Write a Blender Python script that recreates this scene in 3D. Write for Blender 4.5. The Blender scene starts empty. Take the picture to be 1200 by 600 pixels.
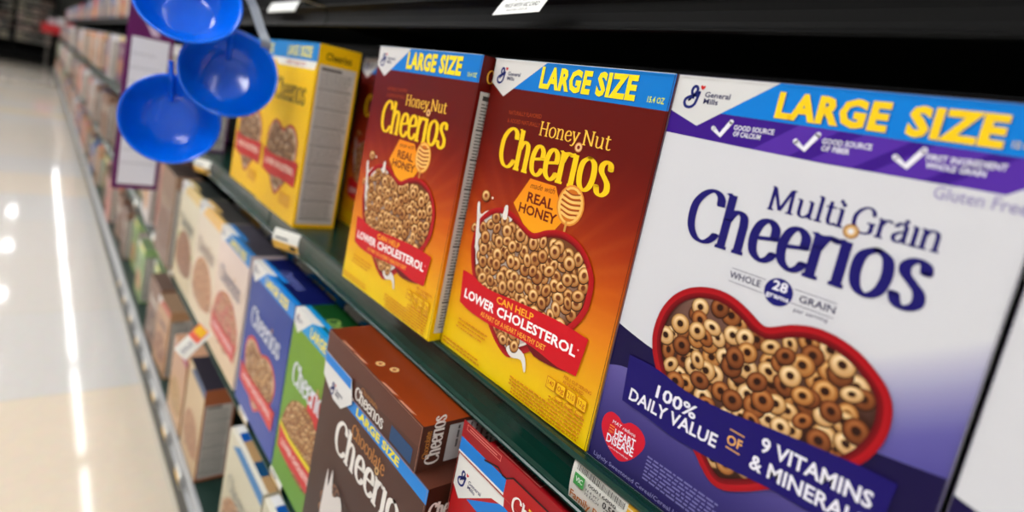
import bpy, math, random
from mathutils import Vector, Matrix
scene = bpy.context.scene
COL = scene.collection

# ------------------------------------------------------------------ materials
def s2l(c):
    o = []
    for v in c[:3]:
        v = v / 255.0
        o.append(v / 12.92 if v <= 0.04045 else ((v + 0.055) / 1.055) ** 2.4)
    return (o[0], o[1], o[2], 1.0)

def mat(name, col, rough=0.5, metal=0.0, coat=0.0, bump=0.0, bscale=60.0, var=0.0, trans=0.0, emit=None, estr=0.0, spec=0.5):
    m = bpy.data.materials.new(name); m.use_nodes = True
    nt = m.node_tree; b = nt.nodes['Principled BSDF']
    b.inputs['Base Color'].default_value = s2l(col)
    b.inputs['Roughness'].default_value = rough
    b.inputs['Metallic'].default_value = metal
    b.inputs['Coat Weight'].default_value = coat
    b.inputs['Coat Roughness'].default_value = 0.08
    b.inputs['Transmission Weight'].default_value = trans
    b.inputs['Specular IOR Level'].default_value = spec
    if emit:
        b.inputs['Emission Color'].default_value = s2l(emit); b.inputs['Emission Strength'].default_value = estr
    if bump or var:
        tc = nt.nodes.new('ShaderNodeTexCoord'); no = nt.nodes.new('ShaderNodeTexNoise')
        no.inputs['Scale'].default_value = bscale; no.inputs['Detail'].default_value = 4
        nt.links.new(tc.outputs['Object'], no.inputs['Vector'])
        if bump:
            bp = nt.nodes.new('ShaderNodeBump'); bp.inputs['Strength'].default_value = bump; bp.inputs['Distance'].default_value = 0.001
            nt.links.new(no.outputs['Fac'], bp.inputs['Height']); nt.links.new(bp.outputs['Normal'], b.inputs['Normal'])
        if var:
            mx = nt.nodes.new('ShaderNodeMix'); mx.data_type = 'RGBA'
            c = s2l(col); mx.inputs[6].default_value = c
            mx.inputs[7].default_value = tuple(min(1, x * (1 + var) + 0.02 * var) for x in c[:3]) + (1,)
            nt.links.new(no.outputs['Fac'], mx.inputs[0]); nt.links.new(mx.outputs[2], b.inputs['Base Color'])
    return m

def ink_mat(name, rough, coat=0.0, spec=0.5):
    m = bpy.data.materials.new(name); m.use_nodes = True
    nt = m.node_tree; b = nt.nodes['Principled BSDF']
    a = nt.nodes.new('ShaderNodeAttribute'); a.attribute_name = 'ink'
    nt.links.new(a.outputs['Color'], b.inputs['Base Color'])
    no = nt.nodes.new('ShaderNodeTexNoise'); no.inputs['Scale'].default_value = 9.0
    tc = nt.nodes.new('ShaderNodeTexCoord'); nt.links.new(tc.outputs['Object'], no.inputs['Vector'])
    bp = nt.nodes.new('ShaderNodeBump'); bp.inputs['Strength'].default_value = 0.12; bp.inputs['Distance'].default_value = 0.01
    nt.links.new(no.outputs['Fac'], bp.inputs['Height']); nt.links.new(bp.outputs['Normal'], b.inputs['Normal'])
    b.inputs['Roughness'].default_value = rough; b.inputs['Coat Weight'].default_value = coat
    b.inputs['Coat Roughness'].default_value = 0.2; b.inputs['Specular IOR Level'].default_value = spec
    return m
CARD = ink_mat('printed_card', 0.38, 0.0, 0.22)
PAPER = ink_mat('printed_paper', 0.6, 0.0, 0.3)

# ------------------------------------------------------------------ mesh builder
class MB:
    def __init__(s): s.v = []; s.f = []; s.c = []; s.m = []; s.sub = 0; s.mi = 0
    def face(s, pts, cols):
        n = len(s.v); s.v.extend(pts); s.f.append(list(range(n, n + len(pts)))); s.m.append(s.mi)
        s.c.append(cols if isinstance(cols, list) else [cols] * len(pts))
    def grid(s, P, cols, smooth=False):
        for i in range(len(P) - 1):
            for j in range(len(P[0]) - 1):
                s.face([P[i][j], P[i + 1][j], P[i + 1][j + 1], P[i][j + 1]], cols)
    def box(s, a, b, col=(1, 1, 1, 1)):
        x0, y0, z0 = a; x1, y1, z1 = b
        for q in (((x0, y0, z0), (x1, y0, z0), (x1, y0, z1), (x0, y0, z1)), ((x1, y1, z0), (x0, y1, z0), (x0, y1, z1), (x1, y1, z1)),
                  ((x1, y0, z0), (x1, y1, z0), (x1, y1, z1), (x1, y0, z1)), ((x0, y1, z0), (x0, y0, z0), (x0, y0, z1), (x0, y1, z1)),
                  ((x0, y0, z1), (x1, y0, z1), (x1, y1, z1), (x0, y1, z1)), ((x0, y1, z0), (x1, y1, z0), (x1, y0, z0), (x0, y0, z0))):
            s.face(list(q), col)
    def mesh(s, name, mats, merge=False, smooth=False):
        me = bpy.data.meshes.new(name)
        me.from_pydata([tuple(p) for p in s.v], [], s.f)
        at = me.color_attributes.new('ink', 'FLOAT_COLOR', 'CORNER')
        flat = []
        for cs in s.c:
            for c in cs: flat.extend(c)
        at.data.foreach_set('color', flat)
        for m in mats: me.materials.append(m)
        me.polygons.foreach_set('material_index', s.m)
        if merge:
            import bmesh
            bm = bmesh.new(); bm.from_mesh(me); bmesh.ops.remove_doubles(bm, verts=bm.verts, dist=1e-6)
            bmesh.ops.recalc_face_normals(bm, faces=bm.faces); bm.to_mesh(me); bm.free()
        if smooth: me.polygons.foreach_set('use_smooth', [True] * len(me.polygons))
        me.update()
        return me

def link(name, me, loc=(0, 0, 0), rot=(0, 0, 0), parent=None):
    o = bpy.data.objects.new(name, me); COL.objects.link(o)
    o.location = loc; o.rotation_euler = rot
    if parent: o.parent = parent
    return o
def tag(o, label, cat, group=None, kind=None):
    o['label'] = label
    if cat: o['category'] = cat
    if group: o['group'] = group
    if kind: o['kind'] = kind
    return o

def crom(pts, n=6, closed=False):
    if len(pts) < 3: return list(pts)
    out = []; L = len(pts)
    rng = range(L) if closed else range(L - 1)
    for i in rng:
        if closed: p0, p1, p2, p3 = pts[(i - 1) % L], pts[i], pts[(i + 1) % L], pts[(i + 2) % L]
        else: p0, p1, p2, p3 = pts[max(i - 1, 0)], pts[i], pts[i + 1], pts[min(i + 2, L - 1)]
        for k in range(n):
            t = k / n; t2 = t * t; t3 = t2 * t
            out.append(tuple(0.5 * ((2 * b) + (-a + c) * t + (2 * a - 5 * b + 4 * c - d) * t2 + (-a + 3 * b - 3 * c + d) * t3) for a, b, c, d in zip(p0, p1, p2, p3)))
    if not closed: out.append(tuple(pts[-1]))
    return out

def lerp(a, b, t): return a + (b - a) * t
def mixc(a, b, t):
    t = max(0, min(1, t)); return tuple(lerp(x, y, t) for x, y in zip(a, b))
def ramp(v, stops):
    if v <= stops[0][0]: return stops[0][1]
    for (a, ca), (b, cb) in zip(stops, stops[1:]):
        if v <= b: return mixc(ca, cb, (v - a) / (b - a))
    return stops[-1][1]
def interp(pts, u):
    if u <= pts[0][0]:
        (a, b), (c, d) = pts[0], pts[1]
    else:
        for (a, b), (c, d) in zip(pts, pts[1:]):
            if u <= c: break
    return b + (d - b) * (u - a) / (c - a)

# -------- lettering: flat text outlines from the built-in font
_tc = {}
def text_faces(s, bold):
    k = (s, bold)
    if k in _tc: return _tc[k]
    cu = bpy.data.curves.new('t', 'FONT'); cu.body = s; cu.size = 1; cu.resolution_u = 2; cu.offset = bold; cu.space_character = 1.0 + max(0, bold - .025) * 3.2
    o = bpy.data.objects.new('t', cu); COL.objects.link(o)
    dg = bpy.context.evaluated_depsgraph_get()
    me = bpy.data.meshes.new_from_object(o.evaluated_get(dg))
    V = [(v.co.x, v.co.y) for v in me.vertices]; F = [list(p.vertices) for p in me.polygons]
    bpy.data.objects.remove(o); bpy.data.curves.remove(cu); bpy.data.meshes.remove(me)
    x0 = min(v[0] for v in V); x1 = max(v[0] for v in V)
    _tc[k] = (V, F, x0, x1); return _tc[k]
CAPH = None
def caph():
    global CAPH
    if CAPH is None:
        V = text_faces('H', 0.0)[0]; CAPH = max(v[1] for v in V)
    return CAPH

# -------- serif lettering: centre lines swept with a broad elliptical nib (x-height = 1)
S = lambda *p: ('c', p)
Ln = lambda *p: ('l', p)
GL = {
 'C': (0.98, [S((.84, 1.02), (.80, 1.22), (.60, 1.33), (.36, 1.24), (.16, .98), (.11, .66), (.16, .32), (.36, .06), (.62, .01), (.80, .12), (.90, .27)), Ln((.86, .98), (.84, 1.18))]),
 'h': (0.82, [Ln((.14, 1.34), (.14, .02)), S((.16, .70), (.26, .90), (.42, .97), (.56, .88), (.60, .66)), Ln((.60, .7), (.60, .02)), Ln((-.02, .02), (.30, .02)), Ln((.45, .02), (.76, .02)), Ln((.0, 1.31), (.14, 1.34))]),
 'e': (0.72, [Ln((.12, .50), (.60, .58)), S((.60, .57), (.58, .82), (.40, .97), (.20, .86), (.10, .52), (.17, .16), (.40, .01), (.58, .10), (.66, .24))]),
 'r': (0.58, [Ln((.14, .97), (.14, .02)), S((.16, .66), (.26, .88), (.40, .96), (.52, .90)), Ln((-.02, .02), (.32, .02)), Ln((.0, .94), (.14, .97))]),
 'i': (0.34, [Ln((.14, .97), (.14, .02)), Ln((-.02, .02), (.30, .02)), Ln((.0, .94), (.14, .97))]),
 'o': (0.84, [S((.40, .98), (.16, .82), (.10, .49), (.18, .14), (.40, .0), (.62, .15), (.70, .49), (.63, .84), (.40, .98))]),
 's': (0.62, [S((.50, .76), (.46, .92), (.30, .98), (.14, .86), (.15, .68), (.32, .52), (.48, .36), (.50, .14), (.32, .0), (.14, .05), (.06, .24))]),
 'H': (0.98, [Ln((.14, 1.3), (.14, .02)), Ln((.76, 1.3), (.76, .02)), Ln((.14, .68), (.76, .68)), Ln((.0, 1.3), (.30, 1.3)), Ln((.6, 1.3), (.92, 1.3)), Ln((.0, .02), (.30, .02)), Ln((.6, .02), (.92, .02))]),
 'n': (0.82, [Ln((.14, .97), (.14, .02)), S((.16, .70), (.26, .90), (.42, .97), (.56, .88), (.60, .66)), Ln((.60, .7), (.60, .02)), Ln((-.02, .02), (.30, .02)), Ln((.45, .02), (.76, .02)), Ln((.0, .94), (.14, .97))]),
 'y': (0.70, [Ln((.10, .97), (.36, .08)), S((.62, .97), (.40, .25), (.28, -.12), (.14, -.32), (.02, -.28)), Ln((-.02, .97), (.24, .97)), Ln((.5, .97), (.74, .97))]),
 'N': (1.02, [Ln((.12, 1.3), (.76, .05)), Ln((.12, 1.28), (.13, .02)), Ln((.80, 1.3), (.80, .02)), Ln((.0, .02), (.28, .02)), Ln((.66, 1.3), (.94, 1.3)), Ln((-.02, 1.3), (.14, 1.3))]),
 'u': (0.82, [Ln((.14, .97), (.14, .30)), S((.14, .34), (.18, .10), (.32, .01), (.48, .10), (.58, .28)), Ln((.60, .97), (.60, .02)), Ln((.0, .96), (.14, .96)), Ln((.46, .96), (.60, .96)), Ln((.60, .02), (.74, .03))]),
 't': (0.50, [Ln((.18, 1.22), (.18, .22)), S((.18, .26), (.24, .05), (.36, .02), (.46, .10)), Ln((.0, .95), (.42, .95))]),
 'M': (1.22, [Ln((.14, 1.3), (.12, .02)), Ln((.16, 1.28), (.54, .06)), Ln((.54, .06), (.92, 1.3)), Ln((.96, 1.3), (.98, .02)), Ln((.0, .02), (.28, .02)), Ln((.82, .02), (1.14, .02)), Ln((.02, 1.3), (.18, 1.3)), Ln((.9, 1.3), (1.1, 1.3))]),
 'l': (0.34, [Ln((.14, 1.34), (.14, .02)), Ln((-.02, .02), (.30, .02)), Ln((.0, 1.31), (.14, 1.34))]),
 'j': (0.34, [Ln((.14, .97), (.14, .02))]),
 'G': (1.06, [S((.86, 1.02), (.80, 1.22), (.60, 1.33), (.36, 1.24), (.16, .98), (.11, .66), (.16, .32), (.36, .06), (.62, .01), (.82, .10), (.86, .22)), Ln((.86, .56), (.86, .12)), Ln((.66, .58), (1.0, .58))]),
 'a': (0.74, [S((.14, .78), (.24, .95), (.40, .97), (.52, .82)), Ln((.52, .84), (.52, .04)), S((.52, .58), (.30, .50), (.12, .30), (.18, .05), (.36, .04), (.52, .24)), Ln((.52, .04), (.66, .04))]),
 'c': (0.68, [S((.60, .76), (.52, .94), (.36, .97), (.18, .82), (.10, .50), (.18, .15), (.38, .01), (.56, .10), (.64, .26))]),
 ' ': (0.40, []),
 'F': (0.86, [Ln((.14, 1.3), (.14, .02)), Ln((.0, 1.3), (.74, 1.3)), Ln((.14, .7), (.56, .7)), Ln((.0, .02), (.30, .02)), Ln((.74, 1.3), (.74, 1.1))]),
}

class Art(MB):
    """A carton or a card: flat prints laid on its faces, all in millimetres."""
    def __init__(s, W, H, D):
        super().__init__(); s.W, s.H, s.D = W, H, D; s.fr = 'front'; s.layer = 0
    def P(s, u, v):
        k = 1000.0; o = (s.layer * 0.05 + s.sub * 0.0012) / k; u /= k; v /= k
        W, H, D = s.W / k, s.H / k, s.D / k
        f = s.fr
        if f == 'front': return (u, -o, v)
        if f == 'right': return (W + o, u, v)
        if f == 'left': return (-o, D - u, v)
        if f == 'top': return (u, v, H + o)
        if f == 'bottom': return (u, D - v, -o)
        if f == 'back': return (W - u, D + o, v)
    def on(s, f, layer=0): s.fr = f; s.layer = layer; s.sub = 0; return s
    def poly(s, pts, col):
        s.sub += 1
        cols = [s2l(col(*p)) for p in pts] if callable(col) else s2l(col)
        s.face([s.P(*p) for p in pts], cols)
    def rect(s, u0, v0, u1, v1, col): s.poly([(u0, v0), (u1, v0), (u1, v1), (u0, v1)], col)
    def shade(s, u0, v0, u1, v1, fn, nu=12, nv=24):
        s.sub += 1
        for i in range(nu):
            for j in range(nv):
                a, b = lerp(u0, u1, i / nu), lerp(u0, u1, (i + 1) / nu); c, d = lerp(v0, v1, j / nv), lerp(v0, v1, (j + 1) / nv)
                q = [(a, c), (b, c), (b, d), (a, d)]
                s.face([s.P(*p) for p in q], [s2l(fn(*p)) for p in q])
    def smooth(s, pts, col, n=5): s.poly(crom(pts, n, True), col)
    def band(s, outer, inner, col, n=5):
        s.sub += 1
        a = crom(outer, n, True); b = crom(inner, n, True); L = len(a)
        for i in range(L):
            j = (i + 1) % L; q = [a[i], a[j], b[j], b[i]]
            s.face([s.P(*p) for p in q], [s2l(col(i / L, 0)), s2l(col(j / L, 0)), s2l(col(j / L, 1)), s2l(col(i / L, 1))] if callable(col) else s2l(col))
    def strip(s, top, bot, col, n=24):
        """ribbon between two curves given as [(u,v)...]"""
        s.sub += 1
        T = crom(top, 6); B = crom(bot, 6)
        for i in range(n):
            a, b = i / n, (i + 1) / n
            g = lambda L, t: tuple(lerp(L[min(int(t * (len(L) - 1)), len(L) - 2)][k], L[min(int(t * (len(L) - 1)), len(L) - 2) + 1][k], t * (len(L) - 1) - min(int(t * (len(L) - 1)), len(L) - 2)) for k in (0, 1))
            q = [g(B, a), g(B, b), g(T, b), g(T, a)]
            s.face([s.P(*p) for p in q], [s2l(col(*p)) for p in q] if callable(col) else s2l(col))
    def disc(s, u, v, r, col, ry=None, n=20, rot=0):
        ry = ry or r; c, d = math.cos(rot), math.sin(rot)
        s.poly([(u + r * math.cos(t) * c - ry * math.sin(t) * d, v + r * math.cos(t) * d + ry * math.sin(t) * c) for t in [2 * math.pi * k / n for k in range(n)]], col)
    def text(s, st, p0, p1, h, col, bold=0.0, base=None, shear=0.0, h1=None):
        V, F, x0, x1 = text_faces(st, bold); s.sub += 1
        w = math.dist(p0, p1); du = ((p1[0] - p0[0]) / w, (p1[1] - p0[1]) / w); ky = h / caph(); h1 = h1 or h
        c = s2l(col)
        def M(x, y):
            t = (x - x0) / (x1 - x0); yy = y * ky * lerp(1, h1 / h, t); xx = t * w + shear * yy
            if base: u = p0[0] + xx; return s.P(u, interp(base, u) + yy)
            return s.P(p0[0] + du[0] * xx - du[1] * yy, p0[1] + du[1] * xx + du[0] * yy)
        for f in F: s.face([M(*V[i]) for i in f], c)
    def stroke(s, pts, a, b, col, smooth=True, n=5):
        s.sub += 1
        P = crom(pts, n) if smooth else list(pts)
        L = []; R = []
        for i, p in enumerate(P):
            q0 = P[max(i - 1, 0)]; q1 = P[min(i + 1, len(P) - 1)]
            dx, dy = q1[0] - q0[0], q1[1] - q0[1]; l = math.hypot(dx, dy) or 1
            nx, ny = -dy / l, dx / l; k = math.sqrt(a * a * nx * nx + b * b * ny * ny) or 1
            ox, oy = a * a * nx / k, b * b * ny / k
            L.append((p[0] + ox, p[1] + oy)); R.append((p[0] - ox, p[1] - oy))
        c = s2l(col)
        for i in range(len(P) - 1):
            s.face([s.P(*L[i]), s.P(*R[i]), s.P(*R[i + 1]), s.P(*L[i + 1])], c)
        if len(P) > 2:
            for p in (P[0], P[-1]):
                s.face([s.P(p[0] + a * math.cos(t), p[1] + b * math.sin(t)) for t in [2 * math.pi * k / 8 for k in range(8)]], c)
    def serif(s, st, u, v, width, xh, col, na=0.108, nb=0.042, grow=None, capk=1.0, up=True):
        tot = sum(GL[c][0] for c in st) - 0.1; kx = width / tot; x = 0
        s.sub += 1
        for ch in st:
            adv, strokes = GL[ch]
            for kind, pts in strokes:
                Q = []
                for px, py in pts:
                    yy = py if py <= 1 else 1 + (py - 1) * capk
                    g = 1 if not grow else grow(x / tot)
                    a_, b_ = (x + px) * kx, yy * xh * g
                    Q.append((u + a_, v + b_) if up else (u - b_, v + a_))
                A, B = na * xh, nb * xh
                if not up: A, B = B, A
                s.stroke(Q, A, B, col, kind == 'c')
            x += adv
        return kx
    def box6(s, cols):
        for f in ('front', 'right', 'left', 'top', 'bottom', 'back'):
            s.on(f, 0)
            a = s.W if f in ('front', 'back', 'top', 'bottom') else s.D; b = s.D if f in ('top', 'bottom') else s.H
            c = cols.get(f, cols['all'])
            if callable(c): s.shade(0, 0, a, b, c, cols.get('nu', 20), cols.get('nv', 40))
            else: s.rect(0, 0, a, b, c)

# ------------------------------------------------------------------ printed cereal pictures
def in_poly(x, y, P):
    c = False; j = len(P) - 1
    for i in range(len(P)):
        if (P[i][1] > y) != (P[j][1] > y) and x < (P[j][0] - P[i][0]) * (y - P[i][1]) / (P[j][1] - P[i][1]) + P[i][0]: c = not c
        j = i
    return c
def ring(A, u, v, r, rot, sq, tones, hole, n=16, low=False):
    """one printed oat ring: drawn as flat ink, with the tones of the printed picture"""
    dk, md, lt = tones
    cr, sr = math.cos(rot), math.sin(rot)
    def q(rad, t, off=0):
        a, b = rad * math.cos(t), rad * sq * math.sin(t)
        return (u + a * cr - b * sr, v + a * sr + b * cr + off)
    T = [2 * math.pi * k / n for k in range(n)]
    A.sub += 1
    A.face([A.P(*q(r * 1.1, t, -r * .07)) for t in T], s2l(mixc(dk, (20, 8, 4), .65)))
    A.sub += 1
    rads = [(1.0, dk), (.82, md), (.62, lt), (.42, md), (.33, dk)] if not low else [(1.0, dk), (.66, lt), (.33, dk)]
    for (ra, ca), (rb, cb) in zip(rads, rads[1:]):
        for i in range(n):
            t0, t1 = T[i], T[(i + 1) % n]
            def cc(c, t): return s2l(mixc(c, dk, .32 - .32 * math.sin(t + rot - .5)))
            A.face([A.P(*q(r * ra, t0)), A.P(*q(r * ra, t1)), A.P(*q(r * rb, t1)), A.P(*q(r * rb, t0))], [cc(ca, t0), cc(ca, t1), cc(cb, t1), cc(cb, t0)])
    A.sub += 1
    A.face([A.P(*q(r * .34, t)) for t in T], s2l(hole))
def rings(A, P, seed, d, tones, clip=None, n=16, low=False, hole=(70, 30, 12), step=.8, marg=2.0, seen=None):
    rnd = random.Random(seed)
    us = [p[0] for p in P]; vs = [p[1] for p in P]
    pts = []
    v = max(vs); row = 0
    while v > min(vs):
        u = min(us) + (row % 2) * d * .4
        while u < max(us):
            a, b = u + rnd.uniform(-.26, .26) * d, v + rnd.uniform(-.26, .26) * d
            ok = all(in_poly(a + marg * math.cos(t), b + marg * math.sin(t), P) for t in (0, 1.57, 3.14, 4.71))
            if ok and (seen is None or seen(a, b)): pts.append((a, b))
            u += d * step
        v -= d * step * .86; row += 1
    rnd.shuffle(pts)
    for a, b in pts:
        t = rnd.choice(tones)
        ring(A, a, b, d * .5 * rnd.uniform(.9, 1.08), rnd.uniform(0, 3.14), rnd.choice((.72, .85, .95, 1)), t, hole, n, low)

HEART_M = [(31, 98), (28.4, 110.3), (30.4, 126), (37.4, 139.2), (48.6, 148.2), (62.1, 152.4), (74.5, 151.9), (86, 147.7), (94.2, 143.3), (99.8, 142.8), (110.7, 148.9), (122.2, 152.5), (134, 152.4), (146, 148.9), (156.1, 142.5), (162.9, 136.1), (166.8, 128.3), (168.2, 118), (166.7, 107.1), (161.6, 94.9), (150, 80), (137, 66), (124.7, 55.4), (113.6, 46.2), (101, 38.2), (92.2, 37.5), (84.7, 42.1), (77, 49.1), (62, 61), (48, 73), (37.5, 86)]
HEART_B = [(21, 97.8), (18.5, 110.5), (21.3, 129.7), (30.4, 141.3), (42.9, 148.9), (58.9, 151.2), (73.9, 147.4), (85.5, 142.3), (96, 140.6), (109, 146.8), (121.9, 150.5), (133.7, 150.5), (146, 147), (156, 140), (163, 132), (167.3, 124), (168.5, 114), (167.5, 99), (159.3, 83.2), (148, 70), (137, 60), (127, 51.9), (117.5, 44), (107, 36), (98, 30), (90, 29.8), (81, 33.5), (72, 39), (58, 51), (42, 65), (28, 82)]
def shrink(P, k, cu, cv):
    out = []; L = len(P)
    for i in range(L):
        a, b = P[i - 1], P[(i + 1) % L]
        dx, dy = b[0] - a[0], b[1] - a[1]; l = math.hypot(dx, dy) or 1
        out.append((P[i][0] + dy / l * k, P[i][1] - dx / l * k))
    return out

def logo_gm(A, u, v, k, small=False):
    """blue script initial with a red heart and the maker's two words beside it"""
    B = (25, 35, 110)
    pt = lambda L: [(u + x * k, v + y * k) for x, y in L]
    A.stroke(pt([(4.9, 6.2), (3.6, 5.0), (5.6, 7.3), (7.0, 7.1)]), .7 * k, .7 * k, B)
    A.stroke(pt([(8.0, 9.0), (4.5, 8.0), (1.6, 6.2), (.9, 3.7), (2.6, 1.2), (6.0, .9), (8.8, 3.2), (9.9, 7.5), (10.6, 11.2)]), 1.0 * k, 1.0 * k, B)
    A.stroke(pt([(10.6, 11.2), (8.6, 9.0), (5.9, 9.4), (4.8, 12.1), (6.2, 14.8), (8.4, 14.2), (8.6, 11.6), (6.2, 7.9)]), 1.0 * k, 1.0 * k, B)
    A.smooth(pt([(12.2, 13.0), (10.6, 14.8), (11.4, 16.2), (12.4, 15.4), (13.6, 16.0), (14.0, 14.6)]), (200, 30, 30), 3)
    A.text('General', pt([(15, 8.6)])[0], pt([(33, 8.6)])[0], 3.4 * k, (45, 45, 90), .02)
    A.text('Mills', pt([(15, 4.2)])[0], pt([(25.5, 4.2)])[0], 3.4 * k, (45, 45, 90), .02)

def cheerio_word(A, u, v, width, xh, col, shadow=None, dot=((205, 165, 110), (165, 115, 60)), up=True, dcol=None):
    if shadow: A.serif('Cheerios', u + .7, v - .7, width, xh, shadow)
    kx = A.serif('Cheerios', u, v, width, xh, col, up=up)
    tot = sum(GL[c][0] for c in 'Cheer')
    if up:
        du, dv = u + (tot + .14) * kx, v + 1.2 * xh
        A.disc(du, dv, .155 * xh, dot[1]); A.disc(du, dv, .125 * xh, dot[0]); A.disc(du, dv, .06 * xh, dcol or col)

def facts_panel(A, u0, v0, u1, v1, seed=1, bg=(205, 200, 192), ink=(70, 66, 62)):
    """white nutrition panel: rules and rows of illegible small print"""
    A.rect(u0, v0, u1, v1, bg)
    rnd = random.Random(seed); w = u1 - u0
    v = v1 - 6
    A.rect(u0 + 3, v - 1, u0 + w * .62, v + 3.5, ink); v -= 5
    k = 0
    while v > v0 + 4:
        k += 1
        if k % 9 == 0: A.rect(u0 + 2, v, u1 - 2, v + 1.6, ink); v -= 4; continue
        a = u0 + 3
        while a < u1 - 8:
            b = a + rnd.uniform(3, 9); A.rect(a, v, min(b, u1 - 3), v + 1.2, mixc(ink, bg, .25)); a = b + 1.3
        v -= 3.1

def finish(A, name='cereal_carton'): return A.mesh(name, [CARD])

def edges(A, col=(205, 200, 190), t=.35, fc=('front',)):  # thin edge strips; lighter inks paint the fold highlight along with worn card
    for f in fc:
        A.on(f, 30); a = A.W if f == 'front' else A.D
        A.rect(0, 0, t, A.H, col); A.rect(a - t, 0, a, A.H, col); A.rect(0, A.H - t, a, A.H, col); A.rect(0, 0, a, t, col)

TAN = [((146, 84, 36), (214, 156, 86), (248, 210, 148)), ((158, 92, 38), (224, 166, 92), (250, 220, 164)), ((128, 66, 22), (200, 136, 70), (238, 192, 126))]
MULTI = [((176, 120, 62), (214, 170, 110), (244, 214, 164)), ((120, 62, 24), (160, 92, 42), (196, 132, 74)), ((150, 88, 36), (192, 130, 66), (230, 184, 120)), ((186, 134, 78), (224, 184, 128), (248, 224, 180)), ((96, 46, 18), (136, 74, 34), (168, 102, 54))]

def honey_front(u, v):
    c = ramp(v, [(0, (240, 205, 0)), (22, (240, 196, 4)), (48, (236, 168, 14)), (85, (226, 128, 16)), (120, (200, 84, 8)), (150, (164, 50, 6)), (185, (122, 20, 3)), (215, (98, 9, 2)), (282, (90, 7, 2))])
    d = abs(u - 97) / 97.0
    c = mixc(c, (110, 20, 6), .18 * d * max(0, (v - 90) / 190))
    if 60 < v < 215:
        t = math.atan2(v - 100, u - 97); c = mixc(c, (255, 170, 60), .10 * max(0, math.sin(t * 34)) * (1 - abs(v - 135) / 90))
    return c
def honey_side(u, v):
    return ramp(v, [(0, (240, 205, 0)), (60, (230, 150, 14)), (130, (190, 80, 12)), (200, (110, 16, 6)), (282, (84, 10, 6))])

def large_band(A, u0, u1, v0, v1, col, word, tu, tw, tv, th, wcol=(250, 226, 20), oz=None):
    A.poly([(u0, v0), (u1, v0), (u1, v1), (u0 + 37, v1)], col)
    a, b = word
    A.text('LARGE', (tu, tv), (tu + tw * .565, tv), th, wcol, .03); A.text('SIZE', (tu + tw * .622, tv), (tu + tw, tv), th, wcol, .03)

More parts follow.
